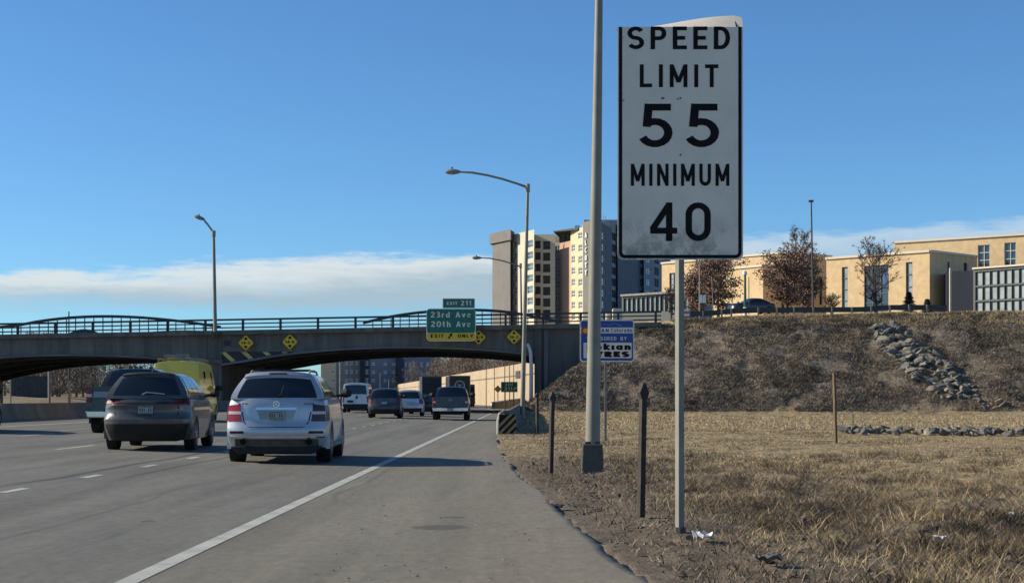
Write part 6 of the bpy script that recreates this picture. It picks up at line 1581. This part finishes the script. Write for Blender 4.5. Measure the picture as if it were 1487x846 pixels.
blades('slope_weeds', 'brown dead weeds covering the embankment slope', scatter(330000, 0, 46, 107.5, 129, d3, 1.0), .20, .045, .98, gm3, 6)
blades('slope_brush', 'dark tangled brush in clumps on the embankment slope', scatter(260000, 0, 46, 107.5, 128, lambda x, y, d: (ground_z(x, y) > .3)*ss(fbm(x, y*.6, 2.0, 4, 85), .55, .66)), .30, .045, .97, grassmat('dark_brush', (.07,.058,.046), (.22,.18,.14), (.10,.085,.068)), 16)
blades('slope_grass', 'pale dry grass along the top of the embankment', scatter(70000, 9, 47, 125, 131, lambda x, y, d: .7+0*x, 1.0), .22, .03, .8, gm1, 7)
def tufts(name, label, n_t, per, y0, y1, d0, d1_, h, m_, seed, spread=.09):
    rn = np.random.default_rng(seed); y = y0+(y1-y0)*rn.random(n_t)**1.3; d = d0+(d1_-d0)*rn.random(n_t); x = edge(y)+d
    x = np.repeat(x, per)+rn.normal(0, spread, n_t*per); y = np.repeat(y, per)+rn.normal(0, spread, n_t*per)
    blades(name, label, np.stack([x, y], -1), h, .006, .95, m_, seed+1)
tufts('weed_tufts', 'separate dead weed tufts standing out of the matted grass', 330, 70, 10.5, 34, 1.6, 13, .19, gm2, 301)
tufts('straw_tufts', 'pale bunches of dry grass near the posts and foreground', 260, 60, 10.5, 30, 1.4, 12, .16, gm1, 311)
# twigs and dead stalks lying about: thicker, longer
blades('fallen_stalks', 'pale broken stalks lying in the dirt and grass', scatter(16000, .4, 11, 9.5, 22, lambda x, y, d: .6*ss(d, .5, 2.0)*ss(fbm(x, y, 1.3, 2, 77), .4, .6), 1.2), .17, .007, 1.06, gm1, 8, lift=.015)
blades('fallen_twigs', 'dark twigs and dead bits scattered over the roadside dirt', scatter(15000, .15, 7, 9.5, 32, lambda x, y, d: .35+.65*ss(fbm(x, y, .7, 3, 78), .48, .6), 1.2), .13, .010, 1.07, gm2, 9, lift=.02)
blades('straw_litter', 'loose pale straw bits scattered over the roadside dirt', scatter(9000, .10, 6, 9.5, 32, lambda x, y, d: .5+0*x, 1.2), .09, .007, 1.07, gm1, 10, lift=.018)
def pebbles(name, label, n, d0, d1_, y0, y1, s0, s1, seed, m_, on_road=False):
    rn = np.random.default_rng(seed); y = y0+(y1-y0)*rn.random(n)**1.5; d = d0+(d1_-d0)*rn.random(n); x = edge(y)+d; s = s0+(s1-s0)*rn.random(n)**3
    z = np.where(d < -.06, .004, ground_z(x, y))+s*.25
    T4 = np.array([[1,0,-.3],[-.4,.9,-.25],[-.6,-.8,-.3],[.1,.05,.75],[.5,.6,.35]]); F4 = [(0,1,4),(4,1,3),(1,2,3),(2,0,3),(0,4,3)]
    rnm = rn.normal(0, .22, (n,5,3))+T4; a = rn.random(n)*6.28; ca, sa = np.cos(a)[:,None], np.sin(a)[:,None]
    vx = rnm[:,:,0]*ca-rnm[:,:,1]*sa; vy = rnm[:,:,0]*sa+rnm[:,:,1]*ca; co = np.stack([x[:,None]+vx*s[:,None]*.6, y[:,None]+vy*s[:,None]*.6, z[:,None]+rnm[:,:,2]*s[:,None]*.45], -1)
    fs = [tuple(i*5+a for a in f) for i in range(n) for f in F4]; me = bpy.data.meshes.new(name); me.from_pydata(co.reshape(-1,3).tolist(), [], fs); me.materials.append(m_); o = bpy.data.objects.new(name, me); COL.objects.link(o); tag(o, label, 'gravel', kind='stuff')
pebbles('gravel', 'loose gravel and clods on the dirt beside the asphalt', 4500, .02, 4.5, 9.5, 40, .008, .042, 91, mat('clod', (.15,.12,.085), .95, var=.4, vscale=9))
pebbles('gravel', 'scattered small stones on the paved shoulder', 900, -2.6, .05, 9.5, 40, .006, .024, 92, mat('shoulder_stone', (.20,.18,.15), .95, var=.5, vscale=20))

pebbles('clods', 'bigger clods and bark scraps on the roadside dirt', 700, .1, 5, 10, 34, .04, .11, 93, mat('dark_clod', (.10,.08,.06), .95, var=.5, vscale=9))
# repeats of one kind share a group phrase
for stem_, phrase in (('street_lamp','street lamps along the road and bridge'),('marker_post','roadside marker posts in the verge'),('oak_tree','brown oak trees along the upper road'),('bare_tree','bare trees along the upper road'),
                      ('conifer_tree','small evergreens by the buildings'),('crushed_paper','white litter on the verge'),('torn_debris','torn debris on the verge'),('fence_post','slim posts by the tan retaining wall'),('pale_post','pale posts seen through the left arch'),
                      ('box_truck','box trucks beyond the bridge'),('pickup_truck','pickup trucks in traffic'),('light_pole','light poles'),('campus_building','buff campus buildings on the hill'),('grey_suv','grey SUVs in traffic')):
    for o in S.objects:
        if o.parent is None and o.name.split('.')[0] == stem_ and 'label' in o.keys(): o['group'] = phrase
